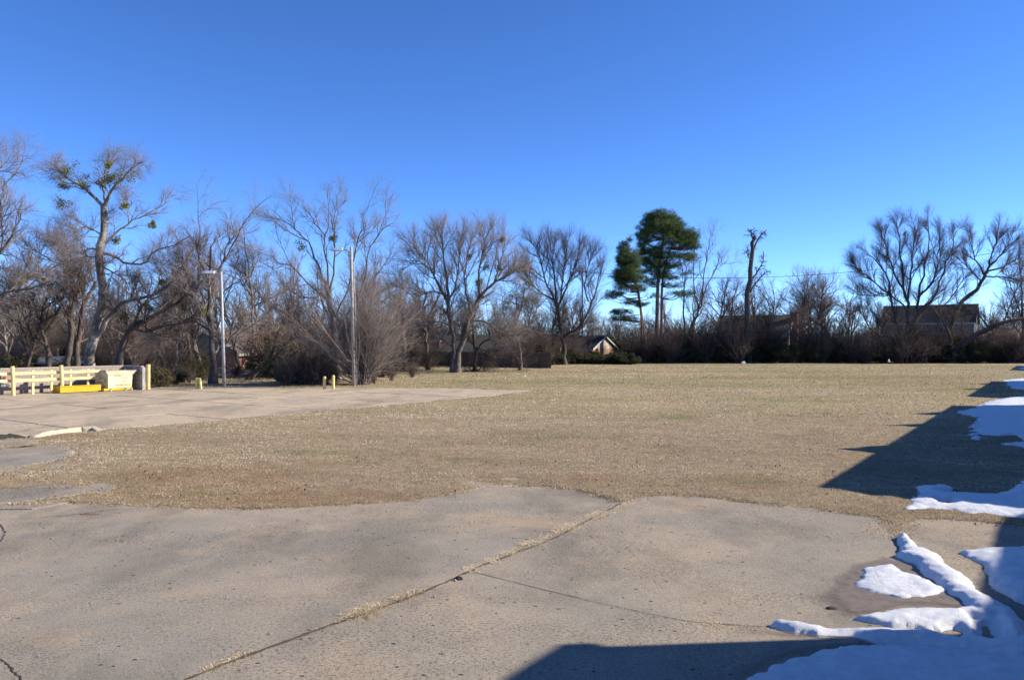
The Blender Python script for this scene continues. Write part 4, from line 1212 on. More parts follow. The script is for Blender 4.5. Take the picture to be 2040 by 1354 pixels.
def cones(P, Rr):
    """P (n,2,3): single segment twigs"""
    n = len(P)
    T = P[:, 1] - P[:, 0]; T /= np.linalg.norm(T, axis=1, keepdims=True) + 1e-9
    U = np.cross(T, np.array([0.3, 0.5, 0.81])); U /= np.linalg.norm(U, axis=1, keepdims=True) + 1e-9
    W = np.cross(T, U)
    V = []
    for j in range(3):
        a = j * 2 * np.pi / 3
        V.append(P[:, 0] + Rr[:, None] * (math.cos(a) * U + math.sin(a) * W))
    V.append(P[:, 1])
    V = np.stack(V, 1).reshape(-1, 3)
    i = np.arange(n)[:, None] * 4
    return V, np.concatenate([i + [0, 1, 3], i + [1, 2, 3], i + [2, 0, 3]])

def grow(rng, P, Rr, m, t0, t1, L, ang, K, rmax, up=0.0, wob=0.2, fall=0.4, taper=0.25, out=None):
    n, k, _ = P.shape
    t = t0 + (t1 - t0) * (np.arange(m)[None] + rng.random((n, m))) / m
    s = t * (k - 1); i = np.clip(s.astype(int), 0, k - 2); f = (s - i)[..., None]
    ar = np.arange(n)[:, None]
    pos = P[ar, i] * (1 - f) + P[ar, i + 1] * f
    tan = P[ar, i + 1] - P[ar, i]; tan /= np.linalg.norm(tan, axis=2, keepdims=True) + 1e-9
    rad = Rr[ar, i] * (1 - f[..., 0]) + Rr[ar, i + 1] * f[..., 0]
    az = 2.4 * np.arange(m)[None] + rng.uniform(0, 6.28, (n, 1)) + rng.normal(0, .5, (n, m))
    ref = np.where(np.abs(tan[..., 2:3]) < .9, np.array([0, 0, 1.0]), np.array([1.0, 0, 0]))
    U = np.cross(tan, ref); U /= np.linalg.norm(U, axis=2, keepdims=True) + 1e-9
    W = np.cross(tan, U)
    aa = np.clip(rng.normal(ang, ang * 0.28, (n, m)), 0.1, 2.2)[..., None]
    d = tan * np.cos(aa) + (U * np.cos(az)[..., None] + W * np.sin(az)[..., None]) * np.sin(aa)
    ln = L * (1 - fall * (t - t0) / max(t1 - t0, 1e-3)) * rng.uniform(.6, 1.3, (n, m))
    r0 = np.minimum(rad * 0.8, rmax * rng.uniform(.6, 1.15, (n, m)))
    pts = [pos.reshape(-1, 3)]; d = d.reshape(-1, 3); ln = ln.reshape(-1); r0 = r0.reshape(-1)
    for q in range(K):
        d = d + rng.normal(0, wob, d.shape) + np.array([0, 0, up])
        d /= np.linalg.norm(d, axis=1, keepdims=True) + 1e-9
        pts.append(pts[-1] + d * (ln / K)[:, None])
    PP = np.stack(pts, 1)
    PP[:, :, 2] = np.maximum(PP[:, :, 2], 0.05)
    RR = r0[:, None] * (1 - (1 - taper) * np.linspace(0, 1, K + 1)[None])
    return PP, RR

def smooth_path(P, n):
    P = np.asarray(P, float)
    Q = np.vstack([2 * P[0] - P[1], P, 2 * P[-1] - P[-2]])
    out = []
    m = len(P) - 1
    for s in np.linspace(0, m - 1e-6, n):
        i = int(s); t = s - i
        p0, p1, p2, p3 = Q[i], Q[i + 1], Q[i + 2], Q[i + 3]
        out.append(0.5 * ((2 * p1) + (-p0 + p2) * t + (2 * p0 - 5 * p1 + 4 * p2 - p3) * t * t + (-p0 + 3 * p1 - 3 * p2 + p3) * t ** 3))
    return np.array(out)

def leaf_cloud(rng, C, rad, n, size, shell=0.5, squash=1.0):
    """n leaves per centre, small quads; tint by chance, lighter leaves mixed with dark"""
    C = np.repeat(C, n, 0); rad = np.repeat(np.broadcast_to(rad, (len(C) // n,)), n)
    d = rng.normal(0, 1, C.shape); d /= np.linalg.norm(d, axis=1, keepdims=True)
    q = rad * rng.uniform(shell, 1, len(C)) ** 0.6
    P = C + d * q[:, None] * np.array([1, 1, squash])
    a = rng.normal(0, 1, P.shape); a /= np.linalg.norm(a, axis=1, keepdims=True)
    b = np.cross(a, rng.normal(0, 1, P.shape)); b /= np.linalg.norm(b, axis=1, keepdims=True)
    s = size * rng.uniform(.6, 1.3, len(P))[:, None]
    V = np.stack([P - a * s, P + b * s * .45, P + a * s, P - b * s * .45], 1).reshape(-1, 3)
    Q = np.arange(len(V)).reshape(-1, 4)
    t = np.clip(rng.normal(.5, .22, len(P)), 0, 1)
    return V, Q, np.repeat(t, 4)

class TM:
    def __init__(s): s.V = []; s.Q = []; s.T = []; s.n = 0
    def add(s, V, Fc):
        (s.Q if Fc.shape[1] == 4 else s.T).append(Fc + s.n); s.V.append(V); s.n += len(V)
    def mesh(s, name, mat, smooth=True):
        fl = []
        if s.Q: fl.append(np.concatenate(s.Q))
        if s.T: fl.append(np.concatenate(s.T))
        return mesh_np(name, np.concatenate(s.V), fl, mat, smooth=smooth)

def crown(rng, limbs, spec):
    """limbs: list of (P,R). spec: list of dicts for the levels. returns mesh builder"""
    tm = TM()
    k = 14
    P = np.stack([smooth_path(p, k) if len(p) != k else p for p, r in limbs]); Rr = np.stack([np.interp(np.linspace(0, 1, k), np.linspace(0, 1, len(r)), r) for p, r in limbs])
    tips = []
    for li, sp in enumerate(spec):
        sp = dict(sp); S = sp.pop('S', 3); cone = sp.pop('cone', False)
        P, Rr = grow(rng, P, Rr, **sp)
        if cone: tm.add(*cones(P[:, [0, -1]], Rr[:, 0]))
        else: tm.add(*tubes(P, Rr, S))
        tips.append(P)
    return tm, tips

SPREAD = [dict(m=10, t0=.25, t1=1, L=3.4, ang=.75, K=6, rmax=.075, up=.05, wob=.16, fall=.55, S=4),
          dict(m=8, t0=.12, t1=1, L=1.7, ang=.65, K=3, rmax=.03, up=.05, wob=.16, S=3),
          dict(m=7, t0=.1, t1=1, L=1.0, ang=.6, K=1, rmax=.0145, up=.05, wob=.10, cone=True),
          dict(m=4, t0=.1, t1=1, L=.62, ang=.6, K=1, rmax=.0098, up=.03, wob=.1, cone=True)]

def hero(name, label, cat, base, depth, limbs, spec=SPREAD, seed=1, bark_='bark_mid', twig='twig_brown', spread=1.0, extra=0, group=None, balls=(), scale=1.0, flare=1.35, rs=1.0, lid=None, eang=.75):
    """limbs: list of (pixel points, r0, r1, [depth offset at tip]) read off the photograph at the tree's own distance"""
    rng = np.random.default_rng(seed)
    g = np.array([(base[0] - 1020) * depth / F, depth, 0.0])
    t = thing(name, label, cat, tuple(g), 0, group)
    tk = TM(); L = []
    for li, lb in enumerate(limbs):
        px, r0, r1 = lb[:3]
        if lid: px = [(X, Y + max(0, lid[0] - Y) * lid[1]) for X, Y in px]
        if li > 0 and rs != 1.0: r0 *= rs; r1 *= max(rs, .6)
        D = lb[3] if len(lb) > 3 else (rng.uniform(-1, 1) * spread * 3.0 if li > 0 else 0.0)
        d0 = lb[4] if len(lb) > 4 else 0.0
        pts = []
        n = len(px)
        for i, (X, Y) in enumerate(px):
            q = d0 + (D - d0) * (i / (n - 1)) ** 1.2 if n > 1 else 0
            p = at(X, Y, depth + q) - g
            pts.append(p)
        pts = np.array(pts)
        K = 14
        P = smooth_path(pts, K)
        P[1:-1] += rng.normal(0, 0.012 * np.linalg.norm(pts[-1] - pts[0]), P[1:-1].shape) * 0.6
        rr = r0 + (r1 - r0) * np.linspace(0, 1, K) ** 0.8
        if P[0, 2] < 0.6: 
            P[0, 2] = -0.15
            rr[0] *= flare * 1.1; rr[1] *= 1 + (flare - 1) * .35
        tk.add(*tubes(P[None], rr[None], 9)); L.append((P, rr))
    if extra:      # limbs reaching towards and away from the viewer, off the upper part of the given ones
        P0 = np.stack([p for p, _ in L]); R0 = np.stack([r for _, r in L])
        Pe, Re = grow(rng, P0, R0, m=extra, t0=.35, t1=.95, L=4.5 * scale, ang=eang, K=13, rmax=.16 * rs, up=.05, wob=.10)
        tk.add(*tubes(Pe, Re, 6))
        L += [(a, b) for a, b in zip(Pe, Re)]
    link('trunk', tk.mesh('trunk', M[bark_]), t)
    tm, tips = crown(rng, L, spec)
    link('crown', tm.mesh('crown', M[twig]), t)
    for (X, Y, r) in balls:
        if lid: Y = Y + max(0, lid[0] - Y) * lid[1] * .8
        c = at(X, Y, depth + rng.uniform(-.5, .5)) - g
        cs = c + rng.normal(0, r * .36, (7, 3))
        V, Q, tt = leaf_cloud(rng, cs, r * .62, 42, .07, .1)
        link('mistletoe', mesh_np('mistletoe', V, [Q], M['mistletoe'], dict(tint=tt)), t)
    return t

def sc(spec, k=1.0, **kw):
    o = []
    for i, s in enumerate(spec):
        d = dict(s); d['L'] = d['L'] * k
        o.append(d)
    for key, vals in kw.items():
        for d, v in zip(o, vals): d[key] = v
    return o

# -- big forked tree with mistletoe, left ---------------------------------
hero('forked_tree', 'tall forked tree with pale upper trunk and mistletoe balls behind the rail fence', 'tree', (176, 762), 54, [
    ([(176, 762), (180, 700), (196, 640), (204, 580), (203, 520), (205, 470), (207, 412)], .37, .22),
    ([(207, 414), (195, 400), (178, 378), (160, 362), (138, 345), (118, 320), (100, 298)], .20, .04, 1.0),
    ([(207, 414), (214, 395), (222, 372), (238, 350), (252, 330), (268, 310), (285, 300)], .20, .04, -1.5),
    ([(209, 400), (206, 370), (205, 345), (210, 315), (212, 292)], .12, .03, 1.5),
    ([(205, 470), (190, 460), (170, 452), (150, 455), (130, 445)], .10, .03, -1.5),
    ([(204, 490), (225, 470), (255, 445), (290, 430), (325, 408), (345, 395)], .12, .03, 2.0),
    ([(202, 500), (180, 495), (160, 505), (140, 492), (110, 490), (92, 478)], .11, .03, 1.0),
    ([(204, 505), (225, 510), (250, 522), (285, 523), (310, 500), (345, 488), (380, 470)], .15, .04, -2.0),
    ([(203, 530), (230, 545), (250, 560), (252, 590)], .09, .03, 1.5),
    ([(203, 510), (180, 512), (160, 505), (143, 500)], .08, .03, -1.0),
    ([(186, 690), (200, 660), (222, 625), (250, 600), (300, 590), (345, 560), (370, 520), (395, 485)], .30, .05, -1.0)],
    seed=11, bark_='bark_pale', twig='twig_grey', extra=1, flare=1.15, rs=.72, lid=(400, .24), scale=.55, spec=sc(SPREAD, .55, m=(10, 8, 6, 3), t0=(.2, .15, .1, .1), fall=(.6, .4, .4, .4), rmax=(.040, .019, .0105, .008), ang=(.7, .7, .65, .6)),
    balls=((135, 323, .55), (163, 350, .5), (246, 343, .85), (225, 345, .6), (125, 405, .55), (198, 357, .4), (248, 411, .35), (131, 361, .5), (217, 312, .3), (304, 446, .3), (235, 480, .4), (215, 345, .5)))

# -- other individual trees of the left wood ---------------------------------
hero('edge_tree', 'big grey tree at the left picture edge with fine upswept twigs', 'tree', (-70, 768), 50, [
    ([(-70, 768), (-66, 690), (-60, 600), (-50, 520)], .45, .2),
    ([(-60, 600), (-30, 540), (0, 500), (30, 460), (45, 400)], .16, .03, -1), ([(-58, 580), (-20, 480), (0, 420), (10, 360)], .15, .03, 1),
    ([(-62, 640), (-30, 600), (20, 580), (70, 572), (100, 560)], .12, .03, -2), ([(-50, 520), (-50, 440), (-40, 350), (-30, 290)], .15, .03),
    ([(-62, 640), (-10, 610), (40, 560), (80, 545), (130, 520)], .13, .03, 2), ([(-50, 520), (-90, 450), (-120, 360)], .15, .03)],
    seed=12, twig='twig_grey', extra=1, spec=sc(SPREAD, .7, m=(9, 8, 6, 3)))
hero('leaning_tree', 'dark tree leaning right over the dumpster with a long low limb', 'tree', (233, 762), 53, [
    ([(233, 762), (238, 715), (246, 672), (268, 648), (300, 632), (335, 615), (365, 590), (395, 572), (420, 545)], .27, .05),
    ([(262, 652), (290, 600), (320, 575), (350, 560)], .1, .03, 2), ([(246, 680), (262, 655), (290, 660), (330, 650), (372, 640), (400, 610)], .12, .03, -2),
    ([(240, 715), (252, 690), (262, 660)], .07, .04, 1)], seed=13, bark_='bark_dark', extra=1, spec=sc(SPREAD, .8, m=(9, 7, 6, 3)),
    balls=((375, 568, .35), (298, 612, .35), (246, 632, .3), (325, 560, .25)))
hero('twin_dark_tree', 'pair of dark fused trunks just left of the tall forked tree', 'tree', (145, 762), 57, [
    ([(140, 762), (138, 700), (142, 640), (150, 590), (165, 560)], .30, .09), ([(152, 762), (153, 700), (160, 650), (172, 600), (190, 560)], .26, .08, 1.5),
    ([(142, 640), (120, 600), (95, 570), (70, 540)], .12, .03, -1), ([(150, 590), (140, 540), (120, 500), (110, 470)], .12, .03)], seed=14, bark_='bark_dark', extra=2, spec=sc(SPREAD, .8, m=(8, 7, 6, 3)))
hero('slanting_tree', 'dark slanting trunk behind the left half of the rail fence', 'tree', (97, 760), 58, [
    ([(99, 760), (96, 710), (86, 670), (78, 630), (60, 590)], .22, .07), ([(86, 670), (110, 630), (125, 590), (128, 540)], .11, .03, 1.5), ([(50, 762), (58, 715), (72, 670), (98, 640)], .17, .04, 1.2)],
    seed=15, bark_='bark_dark', extra=2, spec=sc(SPREAD, .75, m=(8, 7, 6, 3)))
hero('straight_dark_tree', 'straight dark trunked tree just left of the shorter light pole', 'tree', (425, 768), 51.5, [
    ([(425, 768), (424, 720), (421, 660), (418, 600), (416, 550), (420, 490)], .27, .06), ([(430, 720), (445, 690), (470, 660), (490, 640)], .09, .03, 1),
    ([(420, 640), (400, 600), (375, 570), (362, 520)], .09, .03, -1), ([(417, 570), (440, 530), (455, 480), (460, 450)], .10, .02, 1), ([(417, 560), (395, 510), (390, 470)], .09, .02, -1), ([(421, 660), (390, 640), (360, 640), (330, 660)], .08, .02, 1.5)],
    seed=16, bark_='bark_dark', twig='twig_grey', extra=1, spec=sc(SPREAD, .68, m=(8, 7, 6, 3)), balls=((407, 620, .3),))
hero('slim_pale_tree', 'slim pale trunked tree standing right of the shorter light pole', 'tree', (501, 748), 66, [
    ([(501, 748), (506, 700), (507, 650), (502, 600), (497, 560), (490, 500), (486, 455)], .17, .04), ([(507, 650), (520, 600), (528, 560)], .07, .02, 1), ([(500, 590), (480, 550), (470, 500)], .07, .02, -1)],
    seed=17, bark_='bark_pale', twig='twig_grey', extra=2, spec=sc(SPREAD, .75, m=(8, 7, 6, 3)), balls=((487, 630, .45), (492, 645, .3)))
hero('fallen_leaning_stem', 'thick dark stem leaning hard right out of the shaded grass', 'tree', (495, 757), 57.5, [
    ([(494, 758), (510, 742), (530, 722), (552, 708), (575, 680), (600, 650)], .24, .05), ([(530, 722), (520, 700), (500, 690)], .08, .02, 1), ([(552, 708), (570, 715), (590, 700), (610, 690)], .07, .02)],
    seed=18, bark_='bark_dark', extra=2, spec=sc(SPREAD, .6, m=(8, 6, 5, 3)))
hero('tall_spreading_tree', 'tallest spreading grey tree rising behind the taller light pole', 'tree', (672, 752), 64, [
    ([(672, 752), (668, 690), (660, 620), (650, 560)], .36, .2), ([(650, 565), (630, 520), (612, 480), (590, 450), (565, 420), (545, 395)], .15, .03, -1), ([(655, 580), (650, 520), (645, 470), (625, 420), (605, 385)], .15, .03, 2),
    ([(655, 600), (665, 540), (668, 480), (664, 430), (668, 400)], .16, .03, 0), ([(665, 640), (690, 580), (705, 520), (712, 480), (725, 440), (722, 400)], .15, .03, -2),
    ([(668, 660), (700, 610), (725, 560), (735, 500), (752, 470), (770, 440), (785, 430)], .16, .03, 1), ([(655, 600), (610, 560), (580, 530), (550, 520), (535, 500)], .12, .03, 2), ([(670, 680), (720, 640), (750, 620), (790, 600)], .11, .03, -2),
    ([(660, 640), (640, 600), (600, 590), (570, 570)], .1, .03, -3)], seed=19, twig='twig_grey', bark_='bark_mid', extra=3, rs=.62, lid=(480, .30), eang=.5, scale=.95, spec=sc(SPREAD, .56, m=(7, 7, 5, 3), t0=(.2, .15, .1, .1), fall=(.5, .4, .4, .4), rmax=(.038, .018, .010, .008), ang=(.6, .6, .55, .5), up=(.08, .08, .08, .06)), balls=((600, 487, .5), (662, 476, .35)))
hero('broken_top_tree', 'dark vine wrapped trunk with a broken top left of the twin trunked tree', 'tree', (805, 744), 80, [
    ([(806, 745), (804, 700), (802, 650), (801, 620), (801, 597)], .33, .24), ([(804, 690), (820, 650), (840, 625), (860, 600)], .09, .03, 1.5), ([(803, 660), (780, 640), (760, 645), (745, 630)], .09, .03, -1)],
    seed=20, bark_='bark_dark', extra=2, spec=sc(SPREAD, .7, m=(6, 6, 5, 3)))
hero('arching_tree', 'dark trunked tree with limbs arching over toward the brush, before the fence', 'tree', (853, 742), 84, [
    ([(853, 742), (850, 700), (848, 660), (840, 620), (850, 585)], .28, .09), ([(848, 660), (820, 630), (785, 615), (750, 590), (742, 585)], .12, .03, -1), ([(850, 640), (870, 600), (880, 560), (870, 520)], .12, .03, 1), ([(845, 640), (830, 600), (800, 570), (780, 540)], .11, .03)],
    seed=21, bark_='bark_dark', extra=1, spec=sc(SPREAD, .95, m=(8, 7, 6, 3)))
hero('twin_trunked_tree', 'large twin trunked spreading tree on the lawn edge in front of the board fence', 'tree', (907, 743), 72, [
    ([(903, 743), (904, 700), (900, 650), (893, 610), (890, 570)], .27, .13), ([(911, 742), (914, 700), (930, 655), (942, 620), (956, 590)], .30, .19, .6),
    ([(893, 610), (870, 560), (850, 520), (832, 500), (815, 480)], .11, .025, -1), ([(890, 570), (885, 520), (880, 480), (872, 460)], .12, .025, 1), ([(900, 650), (870, 640), (845, 650), (830, 640)], .07, .02, -1),
    ([(893, 600), (910, 560), (915, 500), (920, 465)], .11, .025, 2), ([(940, 625), (925, 570), (930, 520), (940, 470)], .12, .025, -2), ([(956, 590), (955, 540), (965, 490), (972, 460)], .13, .025, 1),
    ([(950, 600), (975, 570), (1010, 550), (1040, 530)], .13, .03, -1), ([(956, 590), (985, 560), (1000, 510), (1005, 470)], .13, .025, 2), ([(942, 640), (965, 640), (990, 660), (1015, 672)], .08, .02, -2), ([(893, 590), (860, 580), (830, 590), (808, 570)], .09, .02, 2),
    ([(893, 600), (862, 545), (838, 520), (800, 520)], .09, .02, -3)],
    seed=22, bark_='bark_mid', twig='twig_grey', extra=0, spec=sc(SPREAD, .95, m=(12, 9, 7, 3), ang=(.65, .55, .5, .5), wob=(.1, .1, .1, .1), up=(.08, .09, .08, .06)), balls=((972, 531, .45), (995, 533, .3), (953, 565, .5), (888, 624, .5), (998, 476, .35), (935, 511, .35), (960, 590, .3)))
hero('small_dense_tree', 'small tree with one straight trunk and low dense crown beside the twin trunked tree', 'tree', (945, 741), 75, [
    ([(945, 741), (947, 710), (944, 670), (941, 640), (944, 610)], .22, .08), ([(947, 700), (965, 680), (990, 670), (1020, 668), (1045, 665)], .11, .03, -1), ([(946, 690), (930, 670), (920, 650)], .07, .02, 1),
    ([(946, 690), (975, 700), (990, 680), (1005, 650)], .08, .02, 1.5), ([(957, 695), (960, 712), (962, 722)], .06, .05, -.5)],
    seed=23, bark_='bark_dark', twig='twig_dark', extra=2, spec=sc(SPREAD, .62, m=(9, 8, 6, 3)))
hero('drooping_grey_tree', 'small pale grey drooping tree with mistletoe right of the board fence', 'tree', (1036, 737), 78, [
    ([(1036, 737), (1036, 700), (1030, 670), (1028, 630), (1030, 590)], .19, .07), ([(1030, 680), (1050, 650), (1065, 630), (1072, 600)], .08, .02, 1), ([(1030, 670), (1010, 640), (1000, 610), (1005, 580)], .08, .02, -1), ([(1029, 640), (1042, 600), (1045, 560)], .08, .02)],
    seed=24, twig='twig_grey', extra=2, spec=sc(SPREAD, .62, m=(8, 7, 6, 4), up=(-.03, -.12, -.15, -.12)), balls=((1033, 540, .45), (1045, 570, .6), (1055, 560, .5), (1020, 590, .75), (1005, 610, .8), (1050, 600, .7), (1070, 600, .5), (1035, 610, .6)))
hero('vase_tree', 'vase shaped tree with one limb swung low to the right, left of the pines', 'tree', (1122, 728), 98, [
    ([(1124, 728), (1123, 700), (1118, 660), (1112, 620), (1108, 600)], .36, .2), ([(1112, 728), (1104, 700), (1100, 660), (1112, 630)], .22, .12, .8),
    ([(1108, 605), (1090, 570), (1080, 530), (1070, 500), (1062, 485)], .15, .03, -2), ([(1108, 600), (1105, 550), (1100, 510), (1095, 480)], .15, .03, 2), ([(1110, 615), (1130, 570), (1145, 530), (1155, 495)], .16, .03, 1), ([(1112, 620), (1120, 570), (1125, 520), (1130, 480)], .15, .03, -1),
    ([(1120, 675), (1135, 662), (1155, 650), (1170, 625), (1183, 595), (1190, 560), (1200, 530)], .2, .035, -1), ([(1126, 670), (1150, 665), (1162, 650), (1175, 655)], .10, .03, 1), ([(1172, 600), (1165, 570), (1172, 530), (1180, 500)], .1, .025, -2),
    ([(1108, 600), (1075, 580), (1055, 560), (1045, 530)], .13, .03, 1)],
    seed=25, bark_='bark_dark', twig='twig_dark', extra=0, spec=sc(SPREAD, 1.08, m=(13, 10, 8, 3), ang=(.6, .5, .5, .5), wob=(.09, .1, .1, .1), t0=(.2, .15, .1, .1), up=(.10, .11, .10, .08)))
hero('behind_pine_tree', 'open bare tree rising just right of the tall pine', 'tree', (1350, 722), 116, [
    ([(1350, 722), (1365, 680), (1378, 650), (1392, 620), (1400, 590)], .27, .12), ([(1400, 592), (1412, 560), (1430, 530), (1445, 510)], .1, .02, 1), ([(1398, 600), (1402, 550), (1410, 500), (1415, 460)], .11, .02, -1), ([(1364, 680), (1362, 600), (1364, 540), (1372, 480)], .16, .03, 3), ([(1360, 540), (1350, 500), (1345, 470)], .09, .02, 1), ([(1392, 620), (1382, 560), (1385, 500), (1395, 455)], .11, .02, 2)],
    seed=26, bark_='bark_dark', twig='twig_grey', extra=1, spec=sc(SPREAD, .9, m=(7, 7, 6, 3), up=(.1, .1, .1, .1)))
hero('dead_snag', 'dead vine hung snag with broken forked top', 'tree', (1488, 722), 108, [
    ([(1488, 722), (1490, 660), (1492, 600), (1495, 540), (1499, 490), (1503, 470)], .50, .22), ([(1500, 500), (1508, 480), (1518, 466), (1527, 458)], .16, .05, .8), ([(1501, 480), (1497, 466), (1496, 456)], .13, .05, -.5), ([(1496, 560), (1510, 540), (1520, 520), (1520, 500)], .14, .05, 1), ([(1492, 585), (1505, 565), (1522, 545), (1535, 540)], .12, .04, -1), ([(1497, 520), (1488, 505), (1490, 490)], .09, .04)],
    seed=27, bark_='bark_dark', twig='twig_dark', extra=0, spec=sc(SPREAD, .32, m=(9, 5, 4, 2), t1=(.85, 1, 1, 1), up=(-.05, -.2, -.2, -.1)))
hero('round_crowned_tree', 'broad round crowned bare tree with many limbs before the two storey house', 'tree', (1806, 722), 110, [
    ([(1806, 722), (1806, 705), (1808, 690), (1812, 680)], .62, .50), ([(1812, 682), (1825, 660), (1828, 630), (1830, 600), (1838, 560), (1845, 520), (1850, 470), (1848, 430)], .33, .035, 1), ([(1806, 685), (1790, 660), (1782, 625), (1775, 590), (1765, 550), (1745, 520), (1725, 500)], .28, .03, -1),
    ([(1812, 680), (1812, 640), (1806, 600), (1800, 560), (1795, 510), (1790, 460), (1785, 440)], .30, .03, 2), ([(1815, 660), (1830, 620), (1855, 600), (1870, 570), (1882, 530), (1895, 490), (1905, 460)], .25, .03, -2), ([(1810, 620), (1790, 600), (1760, 585), (1730, 590), (1700, 570)], .16, .03, -3),
    ([(1800, 690), (1775, 672), (1750, 668), (1725, 640), (1715, 600)], .2, .03, 1), ([(1825, 640), (1845, 610), (1880, 610), (1910, 570), (1925, 550)], .17, .03, 2), ([(1806, 600), (1815, 550), (1820, 500), (1822, 450)], .2, .03, -3), ([(1803, 585), (1780, 540), (1765, 490), (1755, 460)], .18, .03, 3),
    ([(1830, 590), (1860, 560), (1870, 510), (1872, 460)], .18, .03, -1), ([(1775, 590), (1740, 560), (1715, 540), (1700, 525)], .13, .03, 2)],
    seed=28, bark_='bark_dark', twig='twig_dark', extra=0, flare=1.2, spec=sc(SPREAD, 1.12, m=(13, 11, 8, 4), ang=(.6, .5, .5, .5), wob=(.09, .1, .1, .1), t0=(.2, .15, .1, .1), up=(.09, .11, .10, .08)), balls=((1803, 465, .35), (1712, 538, .35)))
hero('right_leaning_tree', 'dark tree at the right edge leaning right with a vase of fine twigs', 'tree', (1885, 722), 112, [
    ([(1862, 722), (1875, 695), (1890, 665), (1910, 610), (1940, 580), (1960, 552), (1967, 540)], .42, .2), ([(1967, 545), (1975, 510), (1985, 480), (1990, 450)], .15, .03, 1), ([(1962, 550), (1945, 520), (1935, 490), (1930, 460)], .14, .03, -1), ([(1967, 540), (2000, 530), (2030, 510), (2050, 490)], .16, .03, 2), ([(1960, 550), (2000, 552), (2040, 560)], .12, .03, -2), ([(1968, 535), (2000, 500), (2020, 460)], .14, .03, -2), ([(1955, 560), (1925, 530), (1905, 510)], .10, .03, 2)],
    seed=29, bark_='bark_dark', twig='twig_dark', extra=0, spec=sc(SPREAD, .95, m=(12, 9, 7, 3), ang=(.6, .5, .5, .5), wob=(.09, .1, .1, .1), up=(.09, .11, .10, .08)))
hero('low_limbed_tree', 'massive low limb sweeping right across the hedge at the right edge', 'tree', (1900, 722), 107, [
    ([(1893, 722), (1905, 700), (1935, 675), (1970, 655), (2000, 640), (2045, 634)], .45, .22), ([(1970, 655), (1960, 640), (1945, 625), (1925, 628)], .15, .04, 1), ([(1900, 705), (1892, 670), (1885, 640), (1900, 610)], .26, .06, -1), ([(2000, 640), (2015, 600), (2030, 560)], .13, .03, 2), ([(1940, 672), (1960, 680), (1990, 675)], .1, .03, -2)],
    seed=30, bark_='bark_dark', twig='twig_dark', extra=1, spec=sc(SPREAD, .7, m=(8, 7, 6, 3)))
hero('right_edge_tree', 'bare upright tree filling the right edge behind the low limb', 'tree', (2040, 722), 122, [
    ([(2040, 722), (2040, 680), (2038, 640), (2036, 600)], .34, .14), ([(2038, 650), (2025, 600), (2010, 560), (2000, 530)], .12, .03, 1), ([(2036, 600), (2034, 550), (2030, 510)], .13, .03, -1), ([(2038, 640), (2060, 590), (2075, 540)], .13, .03)],
    seed=31, bark_='bark_dark', twig='twig_dark', extra=2, spec=sc(SPREAD, .95, m=(9, 7, 6, 3), up=(.1, .1, .1, .1)))

# -- big fan of brush by the taller pole ---------------------------------
def brush_mesh(seed, n, H, Wd, lean=0.75, r=.03, levels=None, taper=.2):
    rng = np.random.default_rng(seed)
    az = rng.uniform(0, 6.28, n); tl = np.abs(rng.normal(0, lean * .6, n)); tl = np.clip(tl, 0, 1.35)
    L = H * rng.uniform(.55, 1.05, n) / np.maximum(np.cos(tl * .62), .35)
    L = np.minimum(L, H * 1.15)
    d = np.stack([np.cos(az) * np.sin(tl), np.sin(az) * np.sin(tl), np.cos(tl)], 1)
    P = [np.stack([rng.normal(0, Wd * .05, n), rng.normal(0, Wd * .05, n), np.full(n, -.05)], 1)]
    K = 13
    for q in range(K):
        d = d + rng.normal(0, .06, d.shape) + [0, 0, .018]; d /= np.linalg.norm(d, axis=1, keepdims=True)
        P.append(P[-1] + d * (L / K)[:, None])
    P = np.stack(P, 1); P[:, 1:, 2] = np.maximum(P[:, 1:, 2], .08)
    Rr = r * rng.uniform(.5, 1.2, n)[:, None] * (1 - (1 - taper) * np.linspace(0, 1, K + 1)[None])
    tm = TM(); tm.add(*tubes(P, Rr, 5))
    st = TM(); 
    lv = levels or [dict(m=9, t0=.15, t1=1, L=H * .32, ang=.5, K=4, rmax=r * .42, up=.05, wob=.12, S=3), dict(m=6, t0=.1, t1=1, L=H * .15, ang=.5, K=1, rmax=r * .24, up=.04, wob=.1, cone=True), dict(m=4, t0=.1, t1=1, L=H * .08, ang=.5, K=1, rmax=r * .16, up=.03, cone=True)]
    for sp in lv:
        sp = dict(sp); S = sp.pop('S', 3); cone = sp.pop('cone', False)
        P, Rr = grow(rng, P, Rr, **sp)
        if cone: st.add(*cones(P[:, [0, -1]], Rr[:, 0]))
        else: st.add(*tubes(P, Rr, S))
    return tm, st
g = G(716, 767)
t = thing('brush_fan', 'huge fan of grey leafless brush growing round the foot of the taller light pole', 'shrub', (g[0], g[1] + .7, 0))
a, b = brush_mesh(71, 120, 7.3, 4, 1.05, .040)
link('stems', a.mesh('stems', M['twig_grey']), t); link('twigs', b.mesh('twigs', M['twig_grey']), t)

